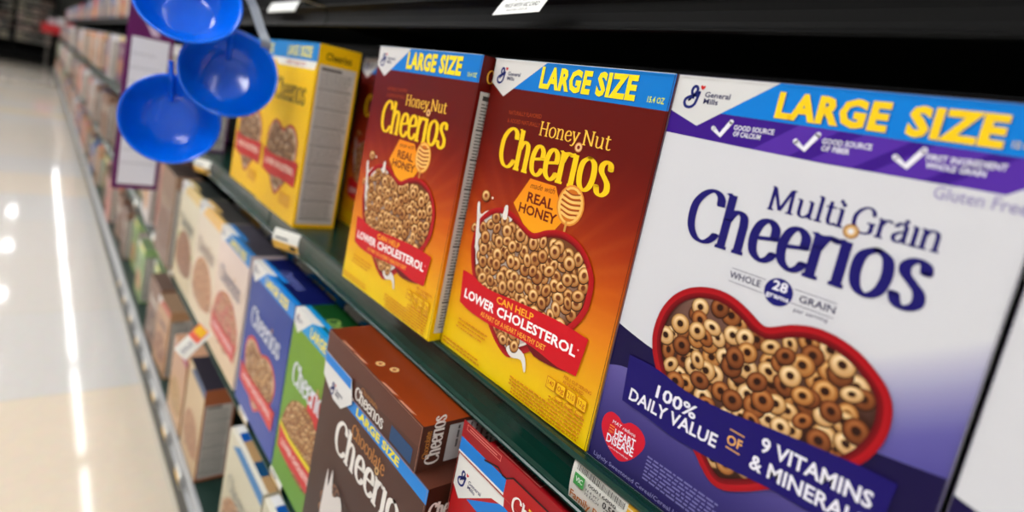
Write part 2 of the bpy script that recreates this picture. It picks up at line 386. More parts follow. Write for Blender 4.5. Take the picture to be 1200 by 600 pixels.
def honey_box():
    W, H, D = 195, 282, 62
    A = Art(W, H, D)
    A.box6({'all': honey_side, 'front': honey_front, 'nu': 60, 'nv': 70, 'top': (92, 12, 6), 'bottom': (200, 160, 10)})
    A.on('front', 1)
    BL = (10, 120, 205)
    A.poly([(30, 256.7), (195, 256.4), (195, 282), (66, 282)], BL)
    A.on('front', 2)
    A.poly([(0, 282), (68.5, 282), (19.8, 248.5), (0, 260)], (214, 211, 208))
    A.on('front', 3)
    for t, o, c in ((.056, (.9, -.5), (10, 95, 160)), (.046, (0, 0), (248, 222, 20))):
        A.on('front', 3 if o[0] else 4)
        A.text('LARGE', (63.8 + o[0], 261.2 + o[1]), (121 + o[0], 261.2 + o[1]), 16.2, c, t); A.text('SIZE', (126.8 + o[0], 261.2 + o[1]), (164.8 + o[0], 261.2 + o[1]), 16.4, c, t)
    A.text('15.4 OZ', (176, 260.8), (190.2, 260.8), 4, (220, 230, 60), .02)
    logo_gm(A, 6.2, 259.5, .95)
    A.text('NATURALLY FLAVORED', (32.6, 233.8), (74.8, 235.2), 3.4, (168, 66, 22), .01)
    A.text('& ADDED NATURALLY', (32.8, 226.6), (75.2, 227.8), 3.4, (168, 66, 22), .01)
    # name
    A.on('front', 5)
    A.serif('Honey', 76, 221.6, 44, 8.6, (252, 196, 70), .098, .045, capk=1.05)
    A.serif('Nut', 125.5, 221.6, 27, 8.6, (252, 196, 70), .098, .045, capk=1.05)
    cheerio_word(A, 30.2, 187.4, 129, 26.2, (250, 204, 24), dot=((236, 190, 130), (196, 120, 60)), dcol=(120, 20, 8))
    # honey badge
    A.on('front', 6)
    A.poly([(77.2, 184), (108.2, 184), (123.5, 159), (113, 144), (90, 136), (62.7, 159)], lambda u, v: ramp(v, [(136, (246, 168, 20)), (184, (244, 140, 18))]))
    A.on('front', 7)
    A.text('made with', (79, 176.2), (107.6, 177.4), 5.0, (120, 30, 10), .0, shear=.35)
    A.text('REAL', (78.4, 164.2), (110.2, 164.6), 8.2, (112, 22, 8), .026)
    A.text('HONEY', (70.8, 153.6), (116.6, 153.9), 7.9, (112, 22, 8), .026)
    # dipper
    A.on('front', 8)
    A.disc(127.6, 172.8, 14.5, (226, 140, 50), 16.5); A.disc(127.6, 172.8, 13, (244, 190, 96), 15)
    A.stroke([(127.4, 162), (127.2, 143)], 1.1, 1.1, (214, 150, 70), False)
    A.disc(127.6, 172.8, 10.4, (206, 110, 28), 13)
    for k in range(5):
        vv = 164.5 + k * 4.1; hw = 10 * math.sqrt(max(0, 1 - ((vv - 172.8) / 13) ** 2))
        A.stroke([(127.6 - hw, vv + 1), (127.6, vv - 1), (127.6 + hw, vv + .4)], 1.1, 1.1, (246, 196, 110)); A.stroke([(127.6 - hw, vv + 2.8), (127.6, vv + .8), (127.6 + hw, vv + 2.2)], .5, .5, (150, 62, 14))
    # bowl
    A.on('front', 10)
    I = shrink(HEART_B, 8.2, 94, 95)
    A.smooth(HEART_B, (120, 8, 14), 3); A.on('front', 11); A.smooth(shrink(HEART_B, 6.0, 94, 95), lambda u, v: (226, 218, 208) if u < 45 or v < 60 else (116, 66, 34), 3)
    # milk splash
    A.smooth([(15, 146), (18, 148), (22, 138), (30, 143), (42, 147), (50, 146), (53.5, 154), (57.4, 154), (58.5, 147), (66, 146), (60, 138), (40, 132), (30, 118), (27, 104), (21, 110), (20, 128)], (226, 220, 212), 3)
    A.on('front', 12)
    rings(A, shrink(HEART_B, 5.5, 94, 95), 5, 12.4, TAN, step=.72, marg=2.2, hole=(110, 52, 22), seen=lambda a, b: b > 70 or b < 52)
    ring(A, 25, 156.5, 5.6, .3, .9, TAN[1], (140, 50, 12)); ring(A, 17.5, 124, 4.6, .9, .8, TAN[0], (140, 50, 12)); A.disc(35, 156.4, 1.3, (240, 220, 200))
    A.on('front', 22)
    def rim(t, k): return mixc((188, 18, 24), (130, 6, 14), k) if not .45 < t < .6 else mixc((170, 12, 20), (220, 50, 50), .3 * k)
    A.band(shrink(HEART_B, -.3, 0, 0), shrink(HEART_B, 4.8, 0, 0), rim, 4)
    A.smooth([(15.5, 146), (18.5, 148.5), (21, 139), (24, 128), (27, 112), (24.5, 108), (21.5, 118), (19, 132)], (230, 224, 218), 3)
    A.smooth([(53, 143), (54.5, 154), (58, 154), (59, 143)], (232, 224, 216), 3)
    A.smooth([(92, 36), (100, 31), (112, 34), (118, 26), (119.5, 30), (114, 40), (100, 42)], (228, 222, 214), 3)
    ring(A, 86, 41, 5.4, .3, .85, TAN[1], (110, 52, 22)); ring(A, 101, 41.5, 5.6, 1.0, .85, TAN[1], (110, 52, 22))
    # ribbon
    A.on('front', 24)
    A.smooth([(112, 52), (121.6, 50), (164, 50), (150, 45.5), (125, 44)], (110, 8, 16), 3)
    A.on('front', 25)
    T = [(14, 80.5), (30, 80), (42, 77), (60, 76), (86, 78.4), (118, 80.8), (150, 82), (175, 80.6)]
    Bt = [(18.1, 50), (35, 46.6), (66, 46.2), (95, 49.2), (121.4, 50.2), (148.2, 47.4), (160, 48), (171.5, 49.1)]
    A.strip(T, Bt, lambda u, v: (206, 14, 30))
    base = [(10, 57), (23, 56.6), (70, 57.6), (108, 60), (140, 61.6), (170, 62.6)]
    A.on('front', 26)
    A.text('LOWER', (23, 57), (67.6, 57), 8.3, (250, 246, 244), .03, base); A.text('CHOLESTEROL', (71.5, 57), (166.5, 57), 8.2, (250, 246, 244), .03, base)
    A.text('CAN HELP', (68.3, 68.4), (116, 70.8), 5.8, (252, 176, 40), .018)
    A.text('AS PART OF A HEART HEALTHY DIET', (51, 57), (135.6, 57), 4.4, (250, 180, 60), .012, [(p[0], p[1] - 8.2) for p in base])
    A.disc(168, 69, .8, (240, 200, 200))
    # small print
    RD = (196, 92, 10)
    A.text('PER 1 CUP SERVING', (160.6, 42.2), (189, 42.6), 2.6, RD, .008); A.text('AS PACKAGED', (160.6, 38.2), (182, 38.6), 2.6, RD, .008)
    for k, w in enumerate(('140', '0g', '210', '12g')):
        a = 144.5 + k * 11
        A.rect(a, 27, a + 9.8, 36.5, RD); A.rect(a + .5, 27.5, a + 9.3, 36, (240, 190, 10)); A.text(w, (a + 1.6, 30), (a + 8.2, 30), 4, RD, .01)
        if k: A.disc(a + 5, 24, 4.2, RD, 1.8); A.disc(a + 5, 24, 3.6, (236, 184, 14), 1.3)
    rnd = random.Random(4)
    for v, a, b in ((21, 150, 188), (18, 150, 188), (15, 104, 188), (12, 104, 188), (9, 104, 187), (6, 108, 187), (3, 108, 186), (34, 22, 66), (30, 22, 64), (26, 20, 60), (8, 4, 60), (4.5, 4, 64)):
        u = a
        while u < b: w = rnd.uniform(1.5, 6); A.rect(u, v, min(b, u + w), v + 1.3, mixc(RD, (240, 190, 10), .35)); u += w + 1
    # right side: name turned upright and the white facts panel
    for f in ('right', 'left'):
        A.on(f, 1); A.serif('Cheerios', 8, 258, 48, 9, (240, 180, 60), .098, .045)
        A.rect(4, 8, 58, 249, (200, 196, 190)); A.on(f, 2); facts_panel(A, 5, 9, 57, 248, 3)
    A.on('back', 1); A.serif('Cheerios', 32, 200, 130, 26, (250, 204, 24))
    edges(A, (52, 12, 6), .5)
    A.on('front', 31); A.rect(0, 281.5, 195, 282, (190, 200, 210))
    return finish(A)

def multi_front(u, v):
    # white upper field fading to lavender and indigo
    v0 = 100 + 45 * max(0, (u - 120) / 75.0) ** 1.2
    wh = (212, 212, 217)
    if u < 118: c = wh if v > 88 else (96, 86, 154)
    else: c = ramp(v, [(60, (52, 44, 122)), (v0 - 14, (96, 90, 160)), (v0 + 34, wh)])
    if v < 84: c = ramp(v, [(0, (34, 26, 84)), (30, (50, 42, 110)), (72, (98, 88, 156)), (84, (98, 88, 156))])
    return c
def multi_box():
    W, H, D = 195, 282, 62
    A = Art(W, H, D)
    A.box6({'all': lambda u, v: ramp(v, [(0, (50, 42, 110)), (80, (100, 90, 160)), (120, (220, 220, 224)), (282, (222, 221, 222))]), 'front': multi_front, 'nu': 50, 'nv': 80, 'top': (225, 222, 218), 'bottom': (60, 50, 120)})
    A.on('front', 1)
    A.strip([(0, 103), (16, 99.5), (34.5, 97), (70, 97), (120, 100), (160, 103), (195, 108)], [(0, 71), (15, 75.5), (40, 74), (80, 66), (120, 60), (160, 64), (195, 72)], (18, 6, 62))
    PU = (58, 18, 132)
    A.poly([(0, 258), (0, 243), (50, 241.6), (101, 240.6), (163, 241), (170, 242), (175, 244.6), (185, 252.9), (195, 260), (195, 262), (0, 262)], PU)
    for a in (62, 96, 128, 160): A.poly([(a, 241.3), (a + 22, 241.2), (a + 46, 259.6), (a + 24, 259.6)], (84, 44, 160))
    A.on('front', 2)
    A.poly([(34, 259.8), (195, 258.6), (195, 282), (66, 282)], (6, 124, 214))
    A.on('front', 3)
    A.poly([(0, 282), (69, 282), (21.6, 250), (2.5, 256.9), (0, 258)], (214, 213, 212))
    A.on('front', 4)
    for o, c, t in ((.9, (6, 92, 170), .056), (0, (250, 206, 26), .048)):
        A.on('front', 4 if o else 5)
        A.text('LARGE', (70 + o, 262.5 - o * .5), (128.4 + o, 262.5 - o * .5), 13.6, c, t); A.text('SIZE', (136.6 + o, 262.3 - o * .5), (175.4 + o, 262.1 - o * .5), 13.6, c, t)
    A.text('12 OZ', (178.6, 262.4), (187, 262.4), 3, (250, 206, 26), .01)
    logo_gm(A, 7.6, 260.6, .98)
    WH = (236, 234, 244)
    for cu, a, b, l1, l2, w2 in ((33.8, 47.4, 72.6, 'GOOD SOURCE', 'OF CALCIUM', 18), (86, 99.9, 124.6, 'GOOD SOURCE', 'OF FIBER', 15), (136, 148.8, 179.6, 'FIRST INGREDIENT', 'WHOLE GRAIN', 24)):
        A.stroke([(cu, 250.2), (cu + 5.6, 246.4), (cu + 11, 255.6)], 1.5, 1.5, WH, False)
        A.text(l1, (a, 251.2), (b, 251.8), 2.9, WH, .02); A.text(l2, (a + .6, 247.3), (a + w2, 247.6), 2.9, WH, .02)
    A.text('Gluten Free', (155.9, 233.8), (191, 233.8), 6, (150, 140, 190), .0)
    NV = (26, 20, 104)
    A.on('front', 5)
    A.serif('Multi', 80.4, 209, 40.6, 9.9, NV, .098, .045, capk=1.15)
    A.disc(120, 221, 1.1, NV); A.disc(149.4, 219.7, 1.1, NV)
    A.serif('Grain', 125, 208.7, 39.5, 9.9, NV, .098, .045, capk=1.15)
    A.disc(118.6, 222.5, 1.0, NV)
    cheerio_word(A, 32, 178, 131.5, 25.2, NV, dot=((216, 176, 120), (160, 104, 46)), dcol=(226, 225, 228))
    A.on('front', 6)
    GY = (120, 116, 140)
    for a, b, v in ((69.4, 91, 168.4), (69.4, 91, 160.2), (107.4, 130, 168.8), (107.4, 130, 160.6)): A.rect(a, v, b, v + .3, GY)
    A.text('WHOLE', (69.2, 162.6), (88.6, 163), 3.9, (70, 66, 100), .006); A.text('GRAIN', (111.2, 162.8), (130.1, 163.3), 3.9, (70, 66, 100), .006)
    A.text('per serving', (110, 156.6), (128, 157.6), 2.2, GY, .0)
    A.disc(99.4, 164, 8.1, (24, 22, 110), n=32)
    A.on('front', 7)
    A.text('28', (95.4, 164.8), (104, 164.8), 5.4, WH, .025); A.text('grams', (92.8, 160.2), (106.2, 160), 2.9, WH, .02)
    # bowl
    A.on('front', 9)
    A.smooth(HEART_M, (150, 10, 22), 3)
    A.on('front', 10)
    A.smooth(shrink(HEART_M, 6, 0, 0), lambda u, v: mixc((52, 22, 10), (190, 150, 140), max(0, min(1, (v - 122) / 30)) * .8), 3)
    A.on('front', 11)
    rings(A, shrink(HEART_M, 5.5, 0, 0), 11, 12.2, MULTI, step=.74, marg=2.0, hole=(44, 16, 6), n=20)
    A.on('front', 22)
    def rim(t, k): return mixc((196, 16, 32), (136, 6, 20), k)
    A.band(HEART_M, shrink(HEART_M, 3.6, 0, 0), lambda t, k: mixc((158, 6, 18), (176, 14, 26), k), 4)
    A.band(shrink(HEART_M, 3.6, 0, 0), shrink(HEART_M, 7.0, 0, 0), lambda t, k: mixc((134, 4, 14), (88, 2, 10), k), 4)
    # ribbon
    A.on('front', 24)
    RB = (22, 8, 100)
    A.strip([(15.3, 85.8), (37.4, 86.4), (62, 82.5), (88.7, 83.8), (115.7, 88.0), (140.2, 91.2), (161.9, 93.8), (178, 94.3)], [(18.1, 52.6), (40.6, 51.6), (58, 49.8), (74.3, 50), (97.4, 52), (124.7, 55.4), (145, 56.4), (176, 58)], RB)
    A.on('front', 25)
    A.text('100%', (42, 68.2), (72.4, 68.2), 8.2, WH, .022); A.text('DAILY VALUE', (22.8, 57.2), (89, 58.8), 8.2, WH, .022, [(20, 56.2), (50, 56.6), (90, 59.2)])
    OR = (240, 176, 90)
    A.rect(94.6, 74.8, 103.8, 75.5, OR); A.rect(94.8, 63.4, 103.8, 64.1, OR); A.text('OF', (94.6, 66), (104, 66.6), 5.6, OR, .015)
    A.text('9 VITAMINS', (113.8, 72.8), (171, 75.8), 8.3, WH, .022); A.text('& MINERALS', (110.4, 60.2), (171, 62.8), 8.3, WH, .022)
    # small heart and small print
    A.on('front', 2)
    A.smooth([(6.4, 24.5), (6.4, 34), (11.5, 39.6), (18, 39.4), (22.8, 36.8), (28.5, 40.6), (36.5, 40.4), (42, 36), (42.6, 29), (37, 18.5), (30.1, 11.8), (24, 10.6), (14, 15.4)], (206, 16, 44), 4)
    A.on('front', 3)
    A.text('HEART', (18.4, 24.0), (36.2, 25.4), 6, WH, .02); A.text('DISEASE', (12.6, 17.6), (36.2, 19.0), 6, WH, .02)
    A.text('MAY reduce', (14.4, 32.6), (34.4, 32.9), 2.6, WH, .0, shear=.1); A.text('THE RISK OF', (12.9, 25), (17.4, 25.4), 1.6, (250, 170, 60)); A.rect(12.9, 28, 17.2, 28.7, (250, 150, 50)); A.rect(12.9, 30, 17.2, 30.7, (250, 150, 50))
    A.text('as part of a heart healthy diet', (15.5, 14.6), (33, 15), 1.4, WH)
    A.text('Lightly Sweetened Cereal/Cereal Ligeramente Endulzado', (5.2, 2.2), (120, 2.2), 3, (150, 146, 196))
    rnd = random.Random(9)
    for k in range(7):
        u = 47; v = 26 - k * 2.6
        while u < 98: w = rnd.uniform(2, 6.5); A.rect(u, v, u + w, v + 1.1, (120, 116, 176)); u += w + 1
    for f in ('right', 'left'):
        A.on(f, 1); A.serif('Cheerios', 8, 255, 48, 9, NV, .098, .045); A.on(f, 2); facts_panel(A, 5, 60, 57, 246, 3, (222, 220, 222))
    A.on('back', 1); cheerio_word(A, 32, 178, 131.5, 25.2, NV)
    edges(A, (110, 104, 124), .4)
    return finish(A)

# generic carton for the rows around the three large ones
def carton(W, H, D, base, base2, band=None, corner=True, logo=None, logov=.56, sub=None, heart=True, ribbon=None, ribbon2=None, rng=TAN, seed=1, side=None, facts=True, top=None, art='rings', detail=1, wtext=None, accent=None, topword=None, bandtext=True, sidelogo=None, topstrip=True):
    A = Art(W, H, D)
    A.box6({'all': side or base, 'front': (lambda u, v: mixc(base2, base, v / H)), 'nu': 4, 'nv': 8, 'top': top or base, 'bottom': base2})
    fx, fy = W / 195.0, H / 282.0
    g = lambda P: [(u * fx, v * fy) for u, v in P]
    if accent:
        A.on('front', 1)
        for c, P in accent: A.smooth(g(P), c, 3)
    if band:
        A.on('front', 2); A.poly(g([(28, 256), (195, 256), (195, 282), (66, 282)]), band)
        if corner:
            A.on('front', 3); A.poly(g([(0, 282), (68, 282), (20, 246), (0, 258)]), (226, 224, 220))
            if topstrip:
                A.on('top', 2); A.poly([(0, 0), (68 * fx, 0), (W, 0), (W, 4), (74 * fx, 4), (84 * fx, 9), (0, 9)] if False else [(0, 0), (68 * fx, 0), (84 * fx, 12), (0, 12)], (226, 224, 220)); A.on('top', 1); A.rect(0, 0, W, 8, band); A.rect(0, 12, 110 * fx, 20, band)
            if detail: A.on('front', 4); logo_gm(A, 6 * fx, 260 * fy, .9 * fx)
        if bandtext:
            A.on('front', 4); A.text('LARGE SIZE' if detail else 'LARGE', (68 * fx, 261 * fy), (170 * fx, 261 * fy), 15 * fy, (250, 226, 40), .03)
    if heart:
        A.on('front', 5)
        P = g(HEART_B)
        if art == 'rings':
            A.smooth(P, ribbon or (180, 30, 30), 2); A.on('front', 6); I = shrink(P, 5, 0, 0); A.smooth(I, (200, 170, 140), 2)
            A.on('front', 7); rings(A, I, seed, (13 if detail else 17) * fx, rng, n=10 if detail else 7, low=True, marg=2.5)
        elif art == 'heap':
            Q = g([(20, 60), (14, 100), (40, 140), (90, 158), (140, 146), (178, 110), (180, 60), (120, 40), (60, 42)])
            A.smooth(Q, rng[0][0], 2); A.on('front', 6); rings(A, Q, seed, (14 if detail else 18) * fx, rng, n=10 if detail else 7, low=True, marg=2)
    if logo:
        A.on('front', 20)
        if detail: cheerio_word(A, 28 * fx, H * logov, 136 * fx, 27 * fy, logo, dcol=base)
        else: A.serif('Cheerios', 28 * fx, H * logov, 136 * fx, 27 * fy, logo)
        if sub: A.serif(sub, 78 * fx, H * logov + 33 * fy, 80 * fx, 10 * fy, logo, .09, .04)
    if ribbon:
        A.on('front', 24)
        A.strip(g([(10, 84), (50, 78), (110, 80), (182, 84)]), g([(14, 48), (55, 44), (115, 48), (178, 46)]), ribbon)
        if ribbon2: A.strip(g([(10, 92), (50, 86), (110, 88), (182, 92)]), g([(10, 84), (50, 78), (110, 80), (182, 84)]), ribbon2)
        A.on('front', 25)
        if detail: A.text('LOWER CHOLESTEROL' if detail < 2 else wtext, (26 * fx, 58 * fy), (168 * fx, 62 * fy), 10 * fy, (240, 220, 215), .02)
        else: A.rect(26 * fx, 58 * fy, 168 * fx, 66 * fy, (236, 200, 196))
    if facts:
        for f in ('right', 'left'):
            A.on(f, 1); facts_panel(A, 4, 6, D - 4, H - 34, seed)
            if sidelogo: A.on(f, 2); A.serif('Cheerios', 6, H - 22, D - 12, 8, sidelogo, .1, .05)
    if topword: A.on('top', 3); A.serif('Cheerios', W * .3, D * .35, W * .42, 13, topword, .1, .05)
    return A

# ------------------------------------------------------------------ camera
CAM = [655.364, 0.624297, -0.301612, 0.229259, -0.847674, -0.139455, 0.206212]
def make_camera():
    f, cx, cy, cz, yaw, pitch, roll = CAM
    fw = Vector((math.sin(yaw) * math.cos(pitch), math.cos(yaw) * math.cos(pitch), math.sin(pitch)))
    rt = Vector((math.cos(yaw), -math.sin(yaw), 0)); up = rt.cross(fw)
    c, s = math.cos(roll), math.sin(roll)
    r2 = rt * c + up * s; u2 = up * c - rt * s
    cd = bpy.data.cameras.new('camera'); cd.sensor_fit = 'HORIZONTAL'; cd.sensor_width = 36; cd.lens = f / 1200 * 36
    cd.shift_y = -65 / 1200; cd.clip_start = 0.01; cd.clip_end = 60
    cd.dof.use_dof = True; cd.dof.focus_distance = 0.43; cd.dof.aperture_fstop = 3.0
    o = bpy.data.objects.new('camera', cd); COL.objects.link(o)
    m = Matrix((r2, u2, -fw)).transposed().to_4x4(); m.translation = (cx, cy, cz); o.matrix_world = m
    scene.camera = o
make_camera()

# ------------------------------------------------------------------ setting
XL, XR = -19.0, 3.0
FZ = -0.78; CZ = 1.75
def plain(name, mb, m, smooth=False, merge=True): return mb.mesh(name, [m], merge, smooth)
def struct(name, mb, m, merge=True):
    o = link(name, plain(name, mb, m, False, merge)); o['kind'] = 'structure'; return o

def floor_mat():
    m = bpy.data.materials.new('polished_floor_tiles'); m.use_nodes = True; nt = m.node_tree; b = nt.nodes['Principled BSDF']
    tc = nt.nodes.new('ShaderNodeTexCoord'); mp = nt.nodes.new('ShaderNodeMapping')
    nt.links.new(tc.outputs['Object'], mp.inputs['Vector'])
    ck = nt.nodes.new('ShaderNodeTexBrick'); ck.offset = 0.0; ck.inputs['Scale'].default_value = 1.0
    ck.inputs['Brick Width'].default_value = 0.61; ck.inputs['Row Height'].default_value = 0.61; ck.inputs['Mortar Size'].default_value = 0.003
    ck.inputs['Color1'].default_value = s2l((226, 208, 182)); ck.inputs['Color2'].default_value = s2l((208, 206, 204)); ck.inputs['Mortar'].default_value = s2l((206, 198, 182)); ck.inputs['Bias'].default_value = 0.1
    nt.links.new(mp.outputs['Vector'], ck.inputs['Vector'])
    no = nt.nodes.new('ShaderNodeTexNoise'); no.inputs['Scale'].default_value = 40; nt.links.new(tc.outputs['Object'], no.inputs['Vector'])
    mx = nt.nodes.new('ShaderNodeMix'); mx.data_type = 'RGBA'; mx.blend_type = 'MULTIPLY'; mx.inputs[0].default_value = 0.12
    nt.links.new(ck.outputs['Color'], mx.inputs[6]); nt.links.new(no.outputs['Color'], mx.inputs[7]); nt.links.new(mx.outputs[2], b.inputs['Base Color'])
    b.inputs['Roughness'].default_value = 0.07; b.inputs['Specular IOR Level'].default_value = 0.6
    return m
f = MB(); f.box((XL, -4, FZ - .05), (XR, 1.4, FZ)); struct('floor', f, floor_mat())
wallm = mat('painted_wall', (190, 190, 186), 0.8, bump=.1)
f = MB(); f.box((XL, -4, CZ), (XR, 1.4, CZ + .05)); struct('ceiling', f, mat('ceiling_board', (224, 224, 220), 0.9, bump=.2))
f = MB(); f.box((XL - .1, -4, FZ), (XL, 1.4, CZ)); struct('wall_left', f, mat('grey_far_wall', (96, 98, 94), 0.8, bump=.1))  # end wall in a darker grey than the other walls
f = MB(); f.box((XR, -4, FZ), (XR + .1, 1.4, CZ)); struct('wall_right', f, wallm)
f = MB(); f.box((XL, 1.4, FZ), (XR, 1.5, CZ)); struct('wall_back', f, wallm)
f = MB(); f.box((XL, -4.1, FZ), (XR, -4, CZ)); struct('wall_front', f, wallm)

# ------------------------------------------------------------------ ceiling fixtures (strips and downlights, plus wide panels added as fill)
housing = mat('white_enamel', (225, 225, 225), 0.4)
def glow(name, s):
    m = mat(name, (255, 255, 255), 0.5, emit=(252, 252, 252), estr=s); return m
tubem = glow('lit_tube', 9.0); fillm = glow('lit_fill_panel', 9.5); spotm = glow('lit_spot', 16.0)
def fixture(kind, label, loc, lx, ly, m, energy, group):
    e = bpy.data.objects.new(kind, None); COL.objects.link(e); e.location = loc; tag(e, label, 'ceiling light', group)
    h = MB(); h.box((-lx / 2 - .02, -ly / 2 - .02, -.005), (lx / 2 + .02, ly / 2 + .02, .045)); link('housing', plain('housing', h, housing), parent=e)
    d = MB(); d.box((-lx / 2, -ly / 2, -.02), (lx / 2, ly / 2, -.0055)); link('diffuser', plain('diffuser', d, m), parent=e)
    return e
for k in range(11):
    x = 1.55 - k * 1.75
    fixture('strip_light', 'long fluorescent strip light over the shelf run', (x, .20, CZ - .046), 1.5, .03, tubem, 0, 'strip lights over the shelf run')
for k in range(8):  # unseen panels added to brighten box fronts that the strips only graze
    x = 1.7 - k * 2.2
    fixture('added_fill_panel', 'wide fill light panel added above the aisle floor', (x, -1.25, CZ - .046), 1.2, .6, fillm, 0, 'added fill panels above the aisle')
for k in range(6):
    fixture('spot_light', 'small bright round downlight beside the strip lights', (-2.2 - k * 2.1, -.47, CZ - .046), .12, .12, spotm, 0, 'small downlights in the ceiling')

# ------------------------------------------------------------------ shelving
green = mat('green_enamel_steel', (0, 46, 36), 0.25, bump=.1, bscale=30, var=.15, spec=.45)
dgreen = mat('dark_green_steel', (6, 40, 33), 0.4, bump=.1, var=.2)
black = mat('black_steel', (3, 3, 3), 0.7, bump=.1, spec=.15)
grey = mat('grey_plastic_rail', (170, 172, 174), 0.32, bump=.05)
backm = mat('dark_back_panel', (10, 10, 11), 0.9, bump=.2, spec=.1)
BAY = 1.22
JX = -0.365
def channel(x0, x1, y, z, dep, h, m, parent):
    """price rail: rolled upper bead, hollow face, out-turned lower lip"""
    pr = [(y + .012, z - .001), (y + .007, z + .0006), (y + .003, z + .0007), (y + .0008, z - .0006), (y + .0006, z - .0024), (y + .0022, z - .004), (y + .006, z - .006), (y + .0088, z - .010), (y + .0098, z - .018), (y + .0094, z - .026),
          (y + .0080, z - h + .006), (y + .0060, z - h + .0030), (y + .0036, z - h + .0034), (y + .0022, z - h + .0022), (y + .0022, z - h + .0006), (y + .0036, z - h - .0004), (y + .010, z - h + .000), (y + .012, z - h + .006)]
    mb = MB(); P = [[(x0, a, b) for a, b in pr], [(x1, a, b) for a, b in pr]]
    mb.grid(P, (1, 1, 1, 1))
    L = len(pr)
    mb.face([(x0, a, b) for a, b in pr], (1, 1, 1, 1)); mb.face([(x1, a, b) for a, b in pr][::-1], (1, 1, 1, 1))
    me = plain('price_rail', mb, m); 
    return link('price_rail', me, parent=parent)
def shelf(bay, y, z, depth, h, label, m, rail, group):
    x1 = JX + BAY * (1 - bay) - .0015; x0 = x1 - BAY + .003
    e = bpy.data.objects.new('metal_shelf', None); COL.objects.link(e); e.location = (0, 0, 0); tag(e, label, 'shelf', group)
    d = MB(); d.box((x0, y + .010, z - .003), (x1, y + depth, z)); d.box((x0, y + .0125, z - .03), (x1, y + .015, z - .003))
    d.box((x0, y + .015, z - .03), (x0 + .002, y + depth, z - .003)); d.box((x1 - .002, y + .015, z - .03), (x1, y + depth, z - .003))
    link('deck', plain('deck', d, m), parent=e)
    channel(x0 + .001, x1 - .001, y, z, depth, h, rail, e)
    return e
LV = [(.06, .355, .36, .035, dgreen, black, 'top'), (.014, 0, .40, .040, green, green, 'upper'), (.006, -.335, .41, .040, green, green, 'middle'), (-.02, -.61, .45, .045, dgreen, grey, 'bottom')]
NB = 13
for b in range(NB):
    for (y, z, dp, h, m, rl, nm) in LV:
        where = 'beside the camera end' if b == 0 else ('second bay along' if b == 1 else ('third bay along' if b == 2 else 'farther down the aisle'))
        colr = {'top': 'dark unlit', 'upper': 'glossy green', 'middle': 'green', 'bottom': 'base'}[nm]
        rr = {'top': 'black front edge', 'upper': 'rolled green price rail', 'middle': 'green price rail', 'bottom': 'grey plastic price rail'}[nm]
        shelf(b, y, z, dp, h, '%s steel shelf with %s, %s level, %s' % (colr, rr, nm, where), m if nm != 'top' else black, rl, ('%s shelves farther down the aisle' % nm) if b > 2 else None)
f = MB(); f.box((JX - BAY * (NB - 1), .47, FZ), (JX + BAY, .49, .66)); bp = link('gondola_back_panel', plain('gondola_back_panel', f, backm)); tag(bp, 'dark back panel running behind all the shelf levels', 'back panel')
f = MB(); f.box((JX - BAY * (NB - 1), .005, FZ), (JX + BAY, .03, -.655)); bp = link('kick_plate', plain('kick_plate', f, mat('dark_kick_plate', (60, 62, 60), .5, bump=.1))); tag(bp, 'dark kick plate under the bottom shelf at the floor', 'kick plate')
for b in range(NB + 1):
    x = JX + BAY * (1 - b)
    f = MB(); f.box((x - .012, .435, FZ), (x + .012, .469, .66))
    for k in range(46): f.box((x - .004, .4335, FZ + .05 + k * .03), (x + .004, .435, FZ + .066 + k * .03))
    o = link('upright_post', plain('upright_post', f, black, merge=False)); tag(o, 'slotted black upright post behind the shelves', 'post', 'slotted posts between shelf bays')

# ------------------------------------------------------------------ the large cartons in front
HB = honey_box(); MG = multi_box()
def put(me, x, y, z, yaw, label, group=None, tilt=0.0):
    o = link('cereal_box', me, (x, y, z), (tilt, 0, yaw)); return tag(o, label, 'cereal box', group)
put(HB, 0, 0, .0004, .0386, 'brown and orange honey cereal box with its right side panel showing, left of its twin')
put(HB, .198, .0202, .0004, .027, 'orange and yellow honey oat cereal box in sharp focus, beside the white and purple box')
put(MG, .3944, .0266, .0004, .0178, 'large white and purple multigrain cereal box with heart-shaped red bowl, nearest in full view')
put(MG, .5925, .0290, .0004, .006, 'white cereal box cut off by the right edge of the photo')
put(HB, -.283, .112, .0004, .02, 'brown honey cereal box standing back in shadow behind its bright twin')

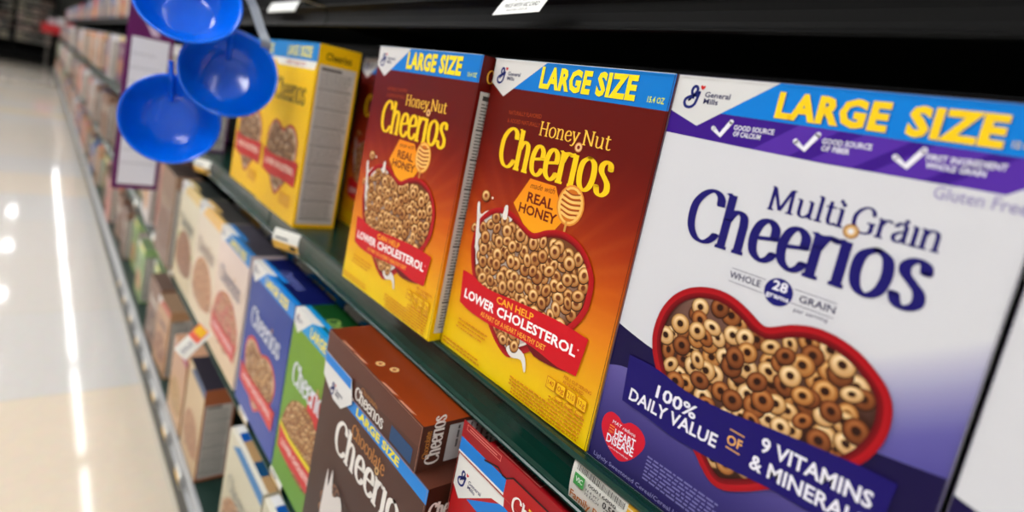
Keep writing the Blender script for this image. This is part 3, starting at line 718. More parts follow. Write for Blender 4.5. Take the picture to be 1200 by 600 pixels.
def yellow_box():
    W, H, D = 195, 282, 66
    YL = (246, 196, 0)
    A = carton(W, H, D, YL, (244, 190, 0), band=(20, 130, 200), corner=False, logo=None, seed=3, side=(238, 186, 4), rng=[((110, 70, 40), (160, 110, 66), (206, 160, 110))], detail=0, facts=False, bandtext=False, top=(230, 180, 10))
    A.on('front', 3); A.poly([(0, 254), (195, 254), (195, 282), (0, 282)], (20, 130, 200)); A.poly([(20, 242), (188, 242), (195, 254), (0, 254)], (236, 232, 220))
    A.on('front', 4); A.text('LARGE', (60, 260), (110, 260), 15, (240, 224, 90), .03); A.text('SIZE', (118, 260), (170, 260), 15, (240, 224, 90), .03)
    A.text('HEART HEALTHY', (60, 245), (150, 245), 6, (190, 60, 40), .01)
    A.serif('Cheerios', 26, 186, 140, 26, (60, 44, 20), .1, .05)
    A.on('front', 24); A.strip([(10, 98), (50, 92), (110, 94), (182, 98)], [(14, 60), (55, 56), (115, 60), (178, 58)], (196, 30, 30))
    A.on('front', 25); A.text('LOWER CHOLESTEROL', (26, 72), (168, 76), 10, (240, 220, 200), .02); A.rect(120, 22, 170, 42, (226, 160, 10))
    for f in ('right', 'left'):
        A.on(f, 1); A.rect(4, 6, D - 4, H - 30, (196, 190, 186)); facts_panel(A, 5, 7, D - 5, H - 31, 8, (198, 192, 188), (90, 84, 80))
        A.on(f, 3); A.text('Cheerios', (12, H - 22), (D - 14, H - 22), 11, (50, 40, 12), .02)
    return finish(A)
YB = yellow_box()
put(YB, -.4137, .0102, .0004, .0034, 'yellow oat cereal box showing its grey nutrition side, right one of the yellow pair')
put(YB, -.612, .014, .0004, .0, 'yellow oat cereal box partly behind the blue bowls, left one of the yellow pair')

# ------------------------------------------------------------------ second shelf
WHT = (226, 228, 236)
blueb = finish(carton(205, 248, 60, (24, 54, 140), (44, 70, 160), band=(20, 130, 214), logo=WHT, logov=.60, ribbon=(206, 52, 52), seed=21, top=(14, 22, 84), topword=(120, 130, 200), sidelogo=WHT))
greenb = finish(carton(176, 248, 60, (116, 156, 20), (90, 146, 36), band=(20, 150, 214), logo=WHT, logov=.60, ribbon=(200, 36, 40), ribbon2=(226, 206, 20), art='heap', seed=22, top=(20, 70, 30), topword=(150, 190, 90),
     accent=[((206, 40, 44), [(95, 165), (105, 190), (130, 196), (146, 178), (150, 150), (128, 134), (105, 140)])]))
pinkb = finish(carton(205, 248, 60, (226, 206, 200), (224, 196, 160), band=(40, 130, 200), logo=(150, 140, 150), logov=.60, ribbon=(206, 70, 66), art='heap', seed=23, top=(70, 66, 74), rng=[((196, 120, 80), (216, 160, 120), (236, 200, 160)), ((200, 80, 70), (220, 110, 90), (236, 160, 140))]))  # dark top colour stands in for shade below the upper shelf
creamb = finish(carton(205, 248, 60, (226, 218, 194), (206, 188, 150), band=(224, 196, 130), corner=True, bandtext=False, logo=(140, 140, 130), logov=.58, art='heap', ribbon=None, seed=24, top=(48, 52, 50), heart=True, rng=[((150, 90, 56), (178, 120, 80), (200, 150, 110))],  # top inked dark, shade of the shelf above put into the colour
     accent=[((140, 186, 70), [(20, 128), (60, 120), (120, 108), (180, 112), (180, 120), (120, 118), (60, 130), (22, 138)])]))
creamo = finish(carton(205, 248, 60, (228, 214, 196), (220, 200, 168), band=(236, 190, 110), corner=True, bandtext=False, logo=(170, 150, 140), logov=.58, art='heap', seed=25, top=(64, 62, 60), rng=[((196, 130, 90), (214, 160, 120), (232, 196, 150))]))  # shelf shade painted into the top colour here too
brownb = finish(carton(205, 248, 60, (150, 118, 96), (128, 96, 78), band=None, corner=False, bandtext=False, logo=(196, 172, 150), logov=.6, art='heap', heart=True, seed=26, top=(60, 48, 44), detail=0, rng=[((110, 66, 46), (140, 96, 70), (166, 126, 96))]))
ZS = -.3346
put(blueb, -.325, -.004, ZS, 0, 'blue oat cereal box with white name and red ribbon, on the middle shelf')
put(greenb, -.116, -.004, ZS, 0, 'lime green cereal box with red spoon picture, between the blue and brown boxes')
put(pinkb, -.548, -.004, ZS, 0, 'pale pink cereal box with red ribbon, directly left of the blue box')
put(creamo, -.757, -.002, ZS, 0, 'cream cereal box with peach top corner, directly left of the pale pink box')
put(creamb, -.966, -.002, ZS, 0, 'cream cereal box with green swoosh, on the middle shelf left of another cream box')
put(brownb, -1.20, -.012, ZS, 0, 'dull brown cereal box standing just right of the purple-edged sign')
for me, x, nm in ((blueb, -.322, 'blue'), (greenb, -.112, 'green'), (pinkb, -.545, 'pale pink'), (creamo, -.754, 'peach-topped cream')):
    put(me, x, .066, ZS, 0, 'second %s box, standing behind the front one on the middle shelf' % nm)

def choc_box():
    W, H, D = 226, 248, 60
    BR = (66, 32, 20)
    A = Art(W, H, D); A.box6({'all': (54, 26, 16), 'front': lambda u, v: ramp(v, [(0, (44, 20, 12)), (236, (74, 38, 26))]), 'nu': 3, 'nv': 8, 'top': (84, 44, 32)})
    A.on('front', 1)
    A.poly([(40, 233), (226, 233), (226, 247), (70, 247)], (14, 128, 212))
    A.on('front', 2); A.poly([(0, 248), (75, 248), (53, 226), (32, 226), (0, 241)], (216, 214, 212))
    A.on('front', 4); A.text('LARGE SIZE', (84, 236), (176, 236), 8, (236, 220, 40), .04)
    A.on('front', 5)
    A.serif('Chocolate', 82, 212, 72, 10.5, (186, 122, 60), .1, .05)
    A.serif('Cheerios', 48, 178, 160, 27, (232, 226, 220), .125, .05)
    A.disc(142, 210, 4, (205, 165, 110)); A.disc(142, 210, 1.8, BR)
    A.on('front', 7)
    A.smooth([(30, 20), (34, 110), (64, 148), (110, 138), (160, 150), (205, 120), (205, 30), (110, 8)], (54, 26, 16), 3)
    A.on('front', 8); rings(A, [(34, 12), (36, 110), (66, 144), (110, 134), (160, 146), (200, 118), (202, 12)], 31, 16, [((70, 36, 20), (104, 60, 36), (140, 90, 60)), ((90, 50, 30), (130, 84, 54), (170, 120, 84))], n=12, low=True, hole=(40, 20, 12))
    A.on('front', 19)
    A.smooth([(44, 80), (46, 150), (52, 132), (58, 156), (66, 130), (84, 140), (92, 118), (70, 100), (60, 80)], (214, 206, 202), 3)
    for f in ('right', 'left'):
        A.on(f, 1); A.serif('Cheerios', 4, 216, 50, 12, (226, 218, 212), .12, .06)
        A.rect(4, 10, 56, 208, (206, 204, 204)); A.on(f, 2)
        for k in range(22): A.rect(7, 200 - k * 8, 53, 200 - k * 8 + (3.4 if k % 3 else 1.6), (96, 90, 90))
    edges(A, (150, 110, 92), .4)
    return finish(A)
def flap_card(name, x0, y0, z0, polys, parent, base, t=.0006):
    """thin raised card flap standing upright, with its print; millimetres in the flap plane"""
    mb = MB()
    F = [(x0 + u / 1000, y0 - t, z0 + v / 1000) for u, v in base[0]]; K = [(x, y + t, z) for x, y, z in F]
    mb.face(F, s2l(base[1])); mb.face(K[::-1], s2l((150, 140, 128)))
    for i in range(len(F)):
        j = (i + 1) % len(F); mb.face([F[i], K[i], K[j], F[j]], s2l(base[1]))
    for k, (P, c) in enumerate(polys): mb.face([(x0 + u / 1000, y0 - t - .00005 * (k + 1), z0 + v / 1000) for u, v in P], s2l(c))
    return link(name, mb.mesh(name, [CARD]), parent=parent)
ch = put(choc_box(), .0625, -.030, ZS, 0, 'brown chocolate cereal box standing on the middle shelf under a lying box')
flap_card('raised_flap', 0, -.0016, 0, [([(-1, 256), (68, 256), (66, 266.5), (-3, 266.5)], (14, 124, 210)), ([(0, 241), (32, 226), (53, 226), (75, 243), (69, 256), (-1, 256)], (220, 218, 216))], ch, ([(0, 241), (32, 226), (53, 226), (75, 243), (66, 266.5), (-3, 266.5)], (220, 218, 216)))
_g = Art(226, 248, 60); _g.on('front', 0); logo_gm(_g, 22, 229, .95)
for i_ in range(len(_g.v)): _g.v[i_] = (_g.v[i_][0], _g.v[i_][1] - .0026, _g.v[i_][2])
link('printed_emblem', finish(_g, 'printed_emblem'), parent=ch)

def lying_choc():
    W, H, D = 208, 44, 262
    BR = (92, 56, 44)
    A = Art(W, H, D)
    A.box6({'all': (78, 44, 34), 'front': lambda u, v: mixc((66, 32, 20), (92, 46, 30), v / 44), 'nu': 2, 'nv': 3,
            'top': lambda u, v: ramp(v + .15 * u, [(0, (104, 38, 14)), (30, (140, 54, 16)), (110, (150, 60, 16)), (280, (78, 28, 10))])})
    A.on('front', 3)
    A.serif('Cheerios', 80, 3, 62, 9.5, (232, 226, 220), .12, .06)
    A.serif('Chocolate', 92, 15.5, 36, 3.6, (196, 130, 60), .1, .06)
    A.rect(158, 2, 198, 17, (20, 66, 110)); A.on('front', 4); A.rect(159, 3, 197, 14, (80, 160, 190)); A.rect(160, 9, 172, 13.4, (186, 214, 224)); A.disc(176, 7, 2.6, (200, 60, 80)); A.rect(160, 4, 171, 7.5, (140, 190, 210)); A.rect(180, 4, 195, 10, (50, 110, 150))
    A.on('top', 1)
    for u in (92, 108): A.disc(u, 16 + (u - 92) * .5, 5, (226, 180, 120)); A.disc(u, 16 + (u - 92) * .5, 2.2, (140, 60, 20))
    for u in (30, 60, 125, 160): A.poly([(u, .3), (u + 24, .3), (u + 30, 3.2), (u + 4, 2.2)], (196, 140, 116))
    for f in ('right', 'left'):
        A.on(f, 1)
        A.serif('Cheerios', 22, 5, 46, 11, (232, 226, 220), .1, .045, up=False)
        A.serif('Chocolate', 9, 12, 26, 4, (196, 130, 60), .1, .06, up=False)
        A.rect(28, 4, 200, 40, (190, 190, 190)); A.on(f, 2)
        rnd = random.Random(2)
        for k in range(24):
            a = 31 + k * 7
            v = 6
            while v < 37: w = rnd.uniform(3, 10); A.rect(a, v, a + (4 if k % 6 == 0 else 2.2), min(38, v + w), (90, 88, 88)); v += w + 1.2
    edges(A, (176, 120, 96), .5)
    o = link('cereal_box', finish(A), (.0575, -.0302, ZS + .2482), (0, 0, 0))
    tag(o, 'brown chocolate cereal box lying flat on top of the standing brown box', 'cereal box')
    # raised glued flap with the closing tab, its own piece of card
    fl = Art(208, 44, 262); fl.on('front', 16)
    body = [(0, 44), (0, 18), (66, 18), (74, 21), (112, 25), (122, 23), (127, 19), (133, 18.5), (165, 21), (208, 24), (208, 44)]
    mb = MB(); t = .0006
    F = [(u / 1000, -.0002 - t, v / 1000) for u, v in body]; K = [(u / 1000, -.0002, v / 1000) for u, v in body]
    c = s2l((90, 46, 32)); d = s2l((44, 20, 14))
    mb.face(F, c); mb.face(K[::-1], c)
    for i in range(len(F)):
        j = (i + 1) % len(F); mb.face([F[i], K[i], K[j], F[j]], d)
    link('closing_flap', mb.mesh('closing_flap', [CARD]), parent=o)
lying_choc()

def red_box():
    W, H, D = 205, 282, 62
    A = Art(W, H, D)
    RD = (176, 20, 24)
    A.box6({'all': (150, 12, 20), 'front': lambda u, v: mixc((170, 16, 20), RD, v / 282), 'nu': 2, 'nv': 4, 'top': lambda u, v: (166, 20, 30)})
    A.on('top', 1)
    A.rect(0, 0, 66, 10, (222, 222, 218)); A.rect(0, 10, 70, 21, (20, 120, 206))
    A.rect(8, 34, 66, 35, (210, 120, 110)); A.rect(8, 50, 66, 51, (210, 120, 110)); A.rect(8, 34, 9, 51, (210, 120, 110)); A.rect(65, 34, 66, 51, (210, 120, 110))
    A.text('BOX TOPS', (12, 43), (62, 43), 3.4, (222, 150, 140), .0); A.text('best if used by', (12, 38), (62, 38), 2.6, (222, 150, 140), .0)
    A.serif('Cheerios', 92, 6, 66, 12, (236, 226, 220), .1, .045); A.serif('Apple', 96, 22, 30, 5, (236, 200, 60)) if False else None
    A.disc(118, 24, 3, (236, 200, 60)); A.rect(112, 20, 128, 21.4, (236, 200, 60))
    A.on('front', 1); A.poly([(20, 250), (205, 240), (205, 266), (60, 274)], (20, 120, 206))
    A.on('front', 2); A.poly([(0, 282), (61, 282), (62.6, 273.6), (48, 270.8), (10, 244), (0, 252)], (222, 220, 216)); logo_gm(A, 4, 255, .95)
    A.on('front', 3); A.text('LARGE SIZE', (84, 247), (190, 247), 14, (240, 226, 40), .03)
    cheerio_word(A, 36, 180, 140, 28, (236, 230, 224), dcol=RD)
    A.on('front', 5); A.smooth(HEART_B, (120, 10, 10), 3); A.on('front', 6); rings(A, shrink(HEART_B, 6, 0, 0), 5, 13, TAN, n=10, low=True)
    for f in ('right', 'left'): A.on(f, 1); facts_panel(A, 4, 6, 58, 244, 3)
    edges(A, (206, 90, 80), .4)
    o = link('cereal_box', finish(A), (.2935, -.009, ZS), (0, 0, 0))
    tag(o, 'red cereal box with white top corner, under the green rail right of the brown boxes', 'cereal box')
    RF = (150, 14, 24); LN = (214, 120, 110)
    P_ = [([(0, 283), (61, 283), (61, 285), (61, 296.5), (0, 296.5)], (14, 120, 206)), ([(0, 283), (61.5, 283), (61.5, 285), (0, 284.6)], (224, 222, 218)), ([(50, 282.2), (205, 282.2), (205, 302), (106, 302), (68, 302), (61, 297), (61, 283)], (176, 22, 24))]
    P_ += [([(5, 305), (51, 305), (51, 305.6), (5, 305.6)], LN), ([(5, 309.4), (51, 309.4), (51, 310), (5, 310)], LN), ([(5, 305), (5.6, 305), (5.6, 310), (5, 310)], LN), ([(50.4, 305), (51, 305), (51, 310), (50.4, 310)], LN), ([(9, 307), (46, 307), (46, 308), (9, 308)], LN), ([(33, 294.6), (50, 298.8), (56, 296.3), (61, 296.6), (68, 301.4), (205, 301.4), (205, 302.9), (68, 302.9), (61, 298.2), (56, 297.8), (50, 300.4), (33, 296.1)], (40, 4, 6))]
    flap_card('raised_flap', 0, -.0010, 0, P_, o, ([(0, 282.2), (205, 282.2), (205, 311), (-1, 311)], RF))
    _g = Art(205, 282, 62); _g.on('front', 0); _g.serif('Cheerios', 72, 279.5, 62, 9.5, (236, 226, 220), .11, .06); _g.disc(98, 292, 1.8, (236, 200, 60)); _g.rect(90, 291, 106, 292.6, (236, 200, 60))
    for i_ in range(len(_g.v)): _g.v[i_] = (_g.v[i_][0], _g.v[i_][1] - .0026, _g.v[i_][2])
    link('printed_name', finish(_g, 'printed_name'), parent=o)
    return
    body = [(0, 22), (70, 22), (73, 12), (79, 7), (84, 5), (150, 5), (156, 9), (160, 14), (205, 14), (205, 61), (0, 61)]
    mb = MB(); z = .2822; t = .0007
    F = [(u / 1000, v / 1000, z + t) for u, v in body]; K = [(u / 1000, v / 1000, z) for u, v in body]
    c = s2l((140, 12, 24)); d = s2l((80, 6, 12))
    fr = [[(u / 1000, v / 1000, z + t + .0002) for u, v in q] for q in ([(8, 34), (66, 34), (66, 35), (8, 35)], [(8, 50), (66, 50), (66, 51), (8, 51)], [(8, 34), (9, 34), (9, 51), (8, 51)], [(65, 34), (66, 34), (66, 51), (65, 51)], [(12, 38), (60, 38), (60, 39.4), (12, 39.4)], [(12, 43), (62, 43), (62, 45.5), (12, 45.5)])]
    mb.face(F, c); mb.face(K[::-1], c)
    for i in range(len(F)):
        j = (i + 1) % len(F); mb.face([F[i], K[i], K[j], F[j]], d)
    for q in fr: mb.face(q, s2l((216, 130, 120)))
    link('closing_flap', mb.mesh('closing_flap', [CARD]), parent=o)
red_box()

# ------------------------------------------------------------------ bottom shelf, near boxes
ZB = -.6096
oat = finish(carton(150, 200, 58, (206, 180, 140), (196, 164, 124), band=(20, 60, 110), corner=False, bandtext=False, logo=None, art='heap', ribbon=None, seed=41, side=(168, 96, 60), detail=0, top=(44, 40, 50), rng=[((170, 110, 70), (196, 140, 96), (220, 176, 130))]))  # top colour darkened to paint the shade under the middle shelf
tanb = finish(carton(150, 178, 58, (196, 150, 120), (206, 168, 128), band=(170, 60, 110), corner=False, bandtext=False, logo=None, art='heap', seed=42, detail=0, side=(180, 130, 90), rng=[((190, 140, 80), (214, 170, 100), (230, 200, 140))]))
cream3 = carton(190, 216, 58, (206, 200, 176), (200, 190, 160), band=(40, 120, 180), corner=False, bandtext=False, logo=(150, 150, 140), art='heap', seed=43, detail=0, top=(176, 140, 96), rng=[((170, 120, 80), (196, 150, 110), (220, 186, 150))])
cream3.on('top', 3); cream3.rect(0, 0, 24, 58, (226, 226, 226)); cream3.rect(24, 0, 50, 58, (10, 80, 160)); cream3.rect(0, 0, 190, 8, (224, 220, 206)); cream3.rect(110, 8, 150, 30, (20, 70, 110))
cream3 = finish(cream3)
put(oat, -.63, -.010, ZB, 0, 'tan cereal box with orange-topped grey side, on the bottom shelf')
put(tanb, -.80, -.010, ZB, 0, 'pinkish tan cereal box on the bottom shelf, left of the orange-topped tan box')
put(cream3, -.32, -.004, ZB, 0, 'cream box with blue and white top, on the bottom shelf below the blue cereal box')
put(cream3, -.122, -.004, ZB, 0, 'cream box with blue and white top, cut off by the lower edge of the photo')

# ------------------------------------------------------------------ rows running away down the aisle
rnd = random.Random(77)
def lowbox(W, H, D, base, band, blob, seed, kindname):
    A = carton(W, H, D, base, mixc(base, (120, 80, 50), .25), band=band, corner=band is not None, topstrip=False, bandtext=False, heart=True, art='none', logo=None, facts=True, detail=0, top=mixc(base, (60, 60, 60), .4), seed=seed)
    fx, fy = W / 195, H / 282
    A.on('front', 5); A.smooth([(u * fx, v * fy) for u, v in [(24, 60), (20, 100), (45, 135), (95, 146), (150, 136), (176, 100), (165, 55), (95, 38)]], blob, 3)
    A.on('front', 6); A.serif('Cheerios', 28 * fx, 176 * fy, 136 * fx, 26 * fy, mixc(base, (40, 30, 60), .65) if sum(base) > 380 else (226, 220, 210), .12, .06) if kindname != 'plain' else None
    rr = random.Random(seed); A.on('front', 7)
    for k in range(14): A.disc(rr.uniform(50, 145) * fx, rr.uniform(60, 125) * fy, 9 * fx, mixc(blob, (240, 210, 160), rr.uniform(.1, .7)), n=8)
    return finish(A)
KIND = {
 'cream': lowbox(190, 240, 58, (216, 202, 168), (60, 130, 200), (176, 120, 80), 1, 'c'),
 'tan': lowbox(180, 235, 58, (196, 150, 110), (190, 80, 60), (140, 86, 56), 2, 'c'),
 'white': lowbox(190, 245, 58, (222, 220, 222), (60, 120, 190), (190, 140, 100), 3, 'c'),
 'brown': lowbox(185, 240, 58, (132, 98, 80), None, (90, 56, 40), 4, 'c'),
 'pink': lowbox(185, 240, 58, (206, 140, 130), None, (190, 90, 80), 5, 'c'),
 'green': lowbox(175, 235, 58, (150, 184, 120), (230, 220, 130), (170, 120, 70), 6, 'c'),
 'blue': lowbox(190, 240, 58, (50, 96, 170), (230, 220, 70), (196, 150, 110), 7, 'c'),
 'peach': lowbox(190, 235, 58, (224, 160, 110), (220, 80, 40), (196, 130, 80), 8, 'c'),
 'purple': lowbox(190, 240, 58, (110, 50, 100), (230, 200, 60), (190, 130, 90), 12, 'c'),
 'navy': lowbox(185, 240, 58, (34, 50, 104), None, (190, 130, 90), 14, 'c'),
 'red': lowbox(190, 240, 58, (190, 60, 46), None, (226, 160, 90), 9, 'c'),
}
SMALL = {k: v for k, v in KIND.items()}
def run(level, x_start, y, z, names, cnt, gap=.012, sc=1.0, x_end=-14.7):
    x = x_start; i = 0; prev = None
    while x > x_end and i < cnt:
        k = rnd.choice([n for n in names if n != prev]) if rnd.random() < .8 else (prev or names[0])
        prev = k; me = KIND[k]; w = max(v.co.x for v in me.vertices) * sc
        x -= w + gap + (rnd.random() < .22) * rnd.uniform(.03, .12)
        far = 'near' if x > -3 else ('midway' if x > -8 else 'far')
        o = link('cereal_box', me, (x, y + rnd.choice((0, .004, .012, .03, .07)), z + .0004), (0, 0, rnd.uniform(-.05, .05))); o.scale = (sc, 1, sc)
        nm = {'near': 'just past the sharp boxes', 'midway': 'midway down the aisle', 'far': 'at the far end of the aisle'}[far]
        tag(o, 'blurred %s cereal box on the %s shelf, %s' % (k, level, nm), 'cereal box', '%s boxes on the %s shelf, %s' % (k, level, nm))
        i += 1
run('upper', -.86, .018, 0, ['brown', 'tan', 'blue', 'peach', 'red', 'purple', 'navy', 'white'], 90)
run('middle', -1.215, .004, -.335, ['cream', 'pink', 'brown', 'green', 'white', 'brown', 'navy'], 90)
run('bottom', -.81, -.008, -.61, ['peach', 'white', 'tan', 'purple', 'pink', 'green', 'brown', 'blue'], 100, sc=.78)
run('top', -2.2, .085, .355, ['blue', 'white', 'navy', 'red', 'white'], 80, sc=.86)

# ------------------------------------------------------------------ price tickets on the rails
def card_mesh(name, w, h, prints, curl=0.0, bg=(232, 230, 222), t=.0004):
    """thin bowed paper ticket, w x h metres, with its print; x right, z up, faces -y"""
    mb = MB(); n = 8
    def S(u, v, o=0): 
        a = (v / h - .5) * 2
        return (u, -curl * (1 - a * a) - o, v)
    for j in range(n):
        v0, v1 = h * j / n, h * (j + 1) / n
        mb.face([S(0, v0), S(w, v0), S(w, v1), S(0, v1)], s2l(bg)); mb.face([S(0, v1, -t), S(w, v1, -t), S(w, v0, -t), S(0, v0, -t)], s2l(bg))
        mb.face([S(0, v0), S(0, v1), S(0, v1, -t), S(0, v0, -t)], s2l(bg)); mb.face([S(w, v1), S(w, v0), S(w, v0, -t), S(w, v1, -t)], s2l(bg))
    mb.face([S(0, 0), S(w, 0), S(w, 0, -t), S(0, 0, -t)], s2l(bg)); mb.face([S(w, h), S(0, h), S(0, h, -t), S(w, h, -t)], s2l(bg))
    k = 0
    for pr in prints:
        k += 1; o = .00005 * k
        if pr[0] == 'r':
            _, a, b, c, d, col = pr; m = 5
            for j in range(m):
                e, g = lerp(b, d, j / m), lerp(b, d, (j + 1) / m); mb.face([S(a, e, o), S(c, e, o), S(c, g, o), S(a, g, o)], s2l(col))
        else:
            _, st, u, v, wd, ht, col, bold, sh = pr; V, F, x0, x1 = text_faces(st, bold)
            for f_ in F: mb.face([S(u + (V[i][0] - x0) / (x1 - x0) * wd + sh * V[i][1] / caph() * ht, v + V[i][1] / caph() * ht, o) for i in f_], s2l(col))
    return mb.mesh(name, [PAPER])
def price_big():
    K = (30, 30, 30); w, h = .112, .031; P = []
    P.append(('r', .051, 0, .112, h, (222, 170, 40)))
    rr = random.Random(1); u = .004
    while u < .05: b = rr.choice((.0004, .0008)); P.append(('r', u, h - .0055, u + b, h - .001, (70, 66, 64))); u += b + .0007
    P.append(('r', .0045, .0155, .0145, .0245, (70, 160, 80))); P.append(('t', 'VIC', .006, .0185, .007, .0035, (236, 240, 236), .02, 0))
    P.append(('t', '00016000', .018, .0215, .026, .0022, K, .02, 0)); P.append(('t', '0.586', .033, .0155, .015, .0045, K, .03, 0)); P.append(('t', 'PER OZ', .035, .0118, .012, .0022, K, .01, 0))
    P.append(('t', 'N 4 WT', .017, .0175, .013, .0018, K, .01, 0)); P.append(('t', '12 EACH', .017, .0142, .013, .0018, K, .01, 0))
    P.append(('t', 'Family Pricing', .003, .004, .044, .006, (190, 110, 30), .02, .1))
    P.append(('t', '6.59', .056, .008, .048, .016, (16, 14, 12), .035, 0))
    me = card_mesh('price_ticket', w, h, P, .0015)
    o = link('price_ticket', me, (.3915, .0195, -.0350), (math.radians(4), 0, 0)); tag(o, 'white and yellow shelf price ticket below the white and purple box', 'price tag')
price_big()
small = card_mesh('price_ticket', .05, .032, [('r', 0, 0, .05, .014, (226, 176, 70)), ('r', .004, .018, .03, .021, (90, 90, 90)), ('r', .034, .004, .046, .012, (60, 50, 30))], .005)
yel = card_mesh('price_ticket', .045, .034, [('r', 0, 0, .045, .024, (244, 188, 20)), ('r', .004, .027, .03, .029, (120, 120, 120))], .004)
def tick(me, x, y, z, label, group=None, tilt=4, yaw=0):
    o = link('price_ticket', me, (x, y, z), (math.radians(tilt), 0, math.radians(yaw))); tag(o, label, 'price tag', group)
tick(small, -.235, -.006, -.036, 'curled cream price ticket on the green rail below the yellow boxes', yaw=28)
tick(small, -.83, -.006, -.036, 'cream price ticket on the green rail beneath the blue bowls', yaw=28)
tick(small, -.315, .0085, -.372, 'yellow and white price ticket on the middle rail under the blue cereal box, left end')
tick(small, -.135, .0085, -.372, 'yellow and white price ticket on the middle rail between blue and green boxes')
tick(small, -1.05, .0085, -.372, 'small pale price ticket on the middle rail below the green-swoosh cream box')
tick(small, -1.36, .0085, -.372, 'small pale price ticket on the middle rail below the purple-edged sign')
for k in range(34):
    x = -.40 - k * (.165 if k < 9 else .34)
    if x < -9: break
    tick(yel, x, -.0225, -.6500, 'yellow-footed white ticket on the grey bottom rail', 'tickets along the grey bottom rail')
for k in range(14):
    tick(small, -1.8 - k * .62, .0085, -.372, 'distant blurred ticket on the middle rail', 'tickets far along the middle rail')
# red, yellow and white shelf talker on the middle rail
st = card_mesh('shelf_talker', .066, .030, [('r', .036, .006, .066, .030, (236, 110, 90)), ('r', .048, .008, .064, .028, (246, 190, 50)), ('t', 'SALE', .006, .011, .026, .008, (150, 150, 160), .03, 0)], .002)
o = link('shelf_talker', st)
tx, tz = Vector((.278, .49, .826)), Vector((-.609, -.574, .546)); ty = tz.cross(tx); m_ = Matrix((tx, ty, tz)).transposed().to_4x4(); m_.translation = (-.425, -.065, -.310); o.matrix_world = m_
tag(o, 'white, red and yellow paper flag jutting from the middle shelf rail', 'sign')
# ticket hanging from the shelf above
up = card_mesh('price_ticket', .068, .034, [('t', 'FREE', .020, .0175, .026, .0085, (20, 20, 20), .02, 0), ('t', 'PRICE WITH VIC CARD', .010, .0085, .050, .0052, (20, 20, 20), .012, 0), ('t', 'Good thru 12.31.24', .018, .0035, .030, .003, (60, 60, 60), .0, 0)], .001, (236, 236, 234))
o = link('price_ticket', up, (.1640, .030, .325), (math.radians(-35), math.radians(-2), math.radians(0))); tag(o, 'white paper ticket with black print hanging from the dark top shelf', 'price tag')
ls = card_mesh('price_ticket', .17, .022, [('r', 0, 0, .17, .022, (220, 222, 220))], .001)
o = link('price_ticket', ls, (-.66, .055, .345), (math.radians(-20), 0, 0)); tag(o, 'long pale paper strip under the top shelf, above the yellow boxes', 'price tag')

# ------------------------------------------------------------------ purple-edged sign standing out from the shelf
purple = mat('purple_plastic', (92, 0, 84), .35, bump=.05)
lilac = mat('lilac_plastic', (206, 196, 214), .4)
e = bpy.data.objects.new('aisle_sign', None); COL.objects.link(e); e.location = (-1.0, .02, .33)
tag(e, 'tall white hanging aisle sign with purple border, behind the blue bowls', 'sign')
f = MB(); f.box((-.003, -.168, -.456), (0.0, -.072, .10)); link('backing_board', plain('backing_board', f, purple), parent=e)
f = MB(); f.box((0.0, -.157, -.444), (.0008, -.080, -.088), s2l((222, 222, 232)))
for k in range(9): f.face([(.001, -.156, -.13 - k * .033), (.001, -.156 + .05 + .012 * (k % 3), -.13 - k * .033), (.001, -.156 + .05 + .012 * (k % 3), -.124 - k * .033), (.001, -.156, -.124 - k * .033)], s2l((206, 206, 216)))
link('paper_sheet', f.mesh('paper_sheet', [PAPER]), parent=e)
f = MB(); f.face([(.0004, -.150, -.015), (.0004, -.143, -.015), (.0004, -.100, -.080), (.0004, -.118, -.080)], s2l((206, 180, 206))); f.face([(.0004, -.128, -.02), (.0004, -.090, -.03), (.0004, -.084, -.072), (.0004, -.098, -.06)], s2l((190, 140, 180)))
link('printed_header', f.mesh('printed_header', [PAPER]), parent=e)
f = MB(); f.box((-.006, -.075, -.02), (.004, .045, -.012)); f.box((-.012, .04, -.03), (.01, .05, .02)); link('bracket', plain('bracket', f, black), parent=e)

# ------------------------------------------------------------------ blue straw bowls on a clip strip
def blue_mat():
    m = mat('glossy_blue_plastic', (0, 104, 236), .16, coat=.3, spec=.5, bump=.05, bscale=20)
    b = m.node_tree.nodes['Principled BSDF']; b.inputs['Subsurface Weight'].default_value = .0; b.inputs['Subsurface Radius'].default_value = (.001, .003, .01); b.inputs['Subsurface Scale'].default_value = .5
    return m
bluem = blue_mat()
def lathe(prof, n=64):
    mb = MB(); P = [[(r * math.cos(2 * math.pi * k / n), r * math.sin(2 * math.pi * k / n), z) for k in range(n + 1)] for r, z in prof]
    mb.grid(P, (1, 1, 1, 1)); return mb
def tube_mesh(name, pts, r, m, n=12, inner=None):
    P = [Vector(p) for p in crom(pts, 8)]; mb = MB(); rows = []
    ref = Vector((0, 1, 0))
    for i, p in enumerate(P):
        t = (P[min(i + 1, len(P) - 1)] - P[max(i - 1, 0)]).normalized(); a = t.cross(ref).normalized(); b = a.cross(t)
        rows.append([tuple(p + (a * math.cos(2 * math.pi * k / n) + b * math.sin(2 * math.pi * k / n)) * r) for k in range(n + 1)])
    mb.grid(rows, (1, 1, 1, 1))
    for rw, rev in ((rows[0], False), (rows[-1], True)):
        q = rw[:-1]; mb.face(q[::-1] if rev else q, (1, 1, 1, 1))
    return mb.mesh(name, [m], True, True)
R0 = .068
prof = [(0.0001, .0045), (.030, .0045), (.036, .007), (.048, .018), (.057, .031), (.0625, .042), (.0645, .0455), (.0665, .0468), (.0682, .0462), (.0684, .0445), (.0668, .0430), (.0650, .0415), (.0590, .029), (.0500, .016), (.0385, .004), (.0340, .0015), (.0330, -.003), (.0300, -.003), (.0292, .001), (0.0001, .001)]
bowl_me = lathe(prof).mesh('bowl_body', [bluem], True, True)
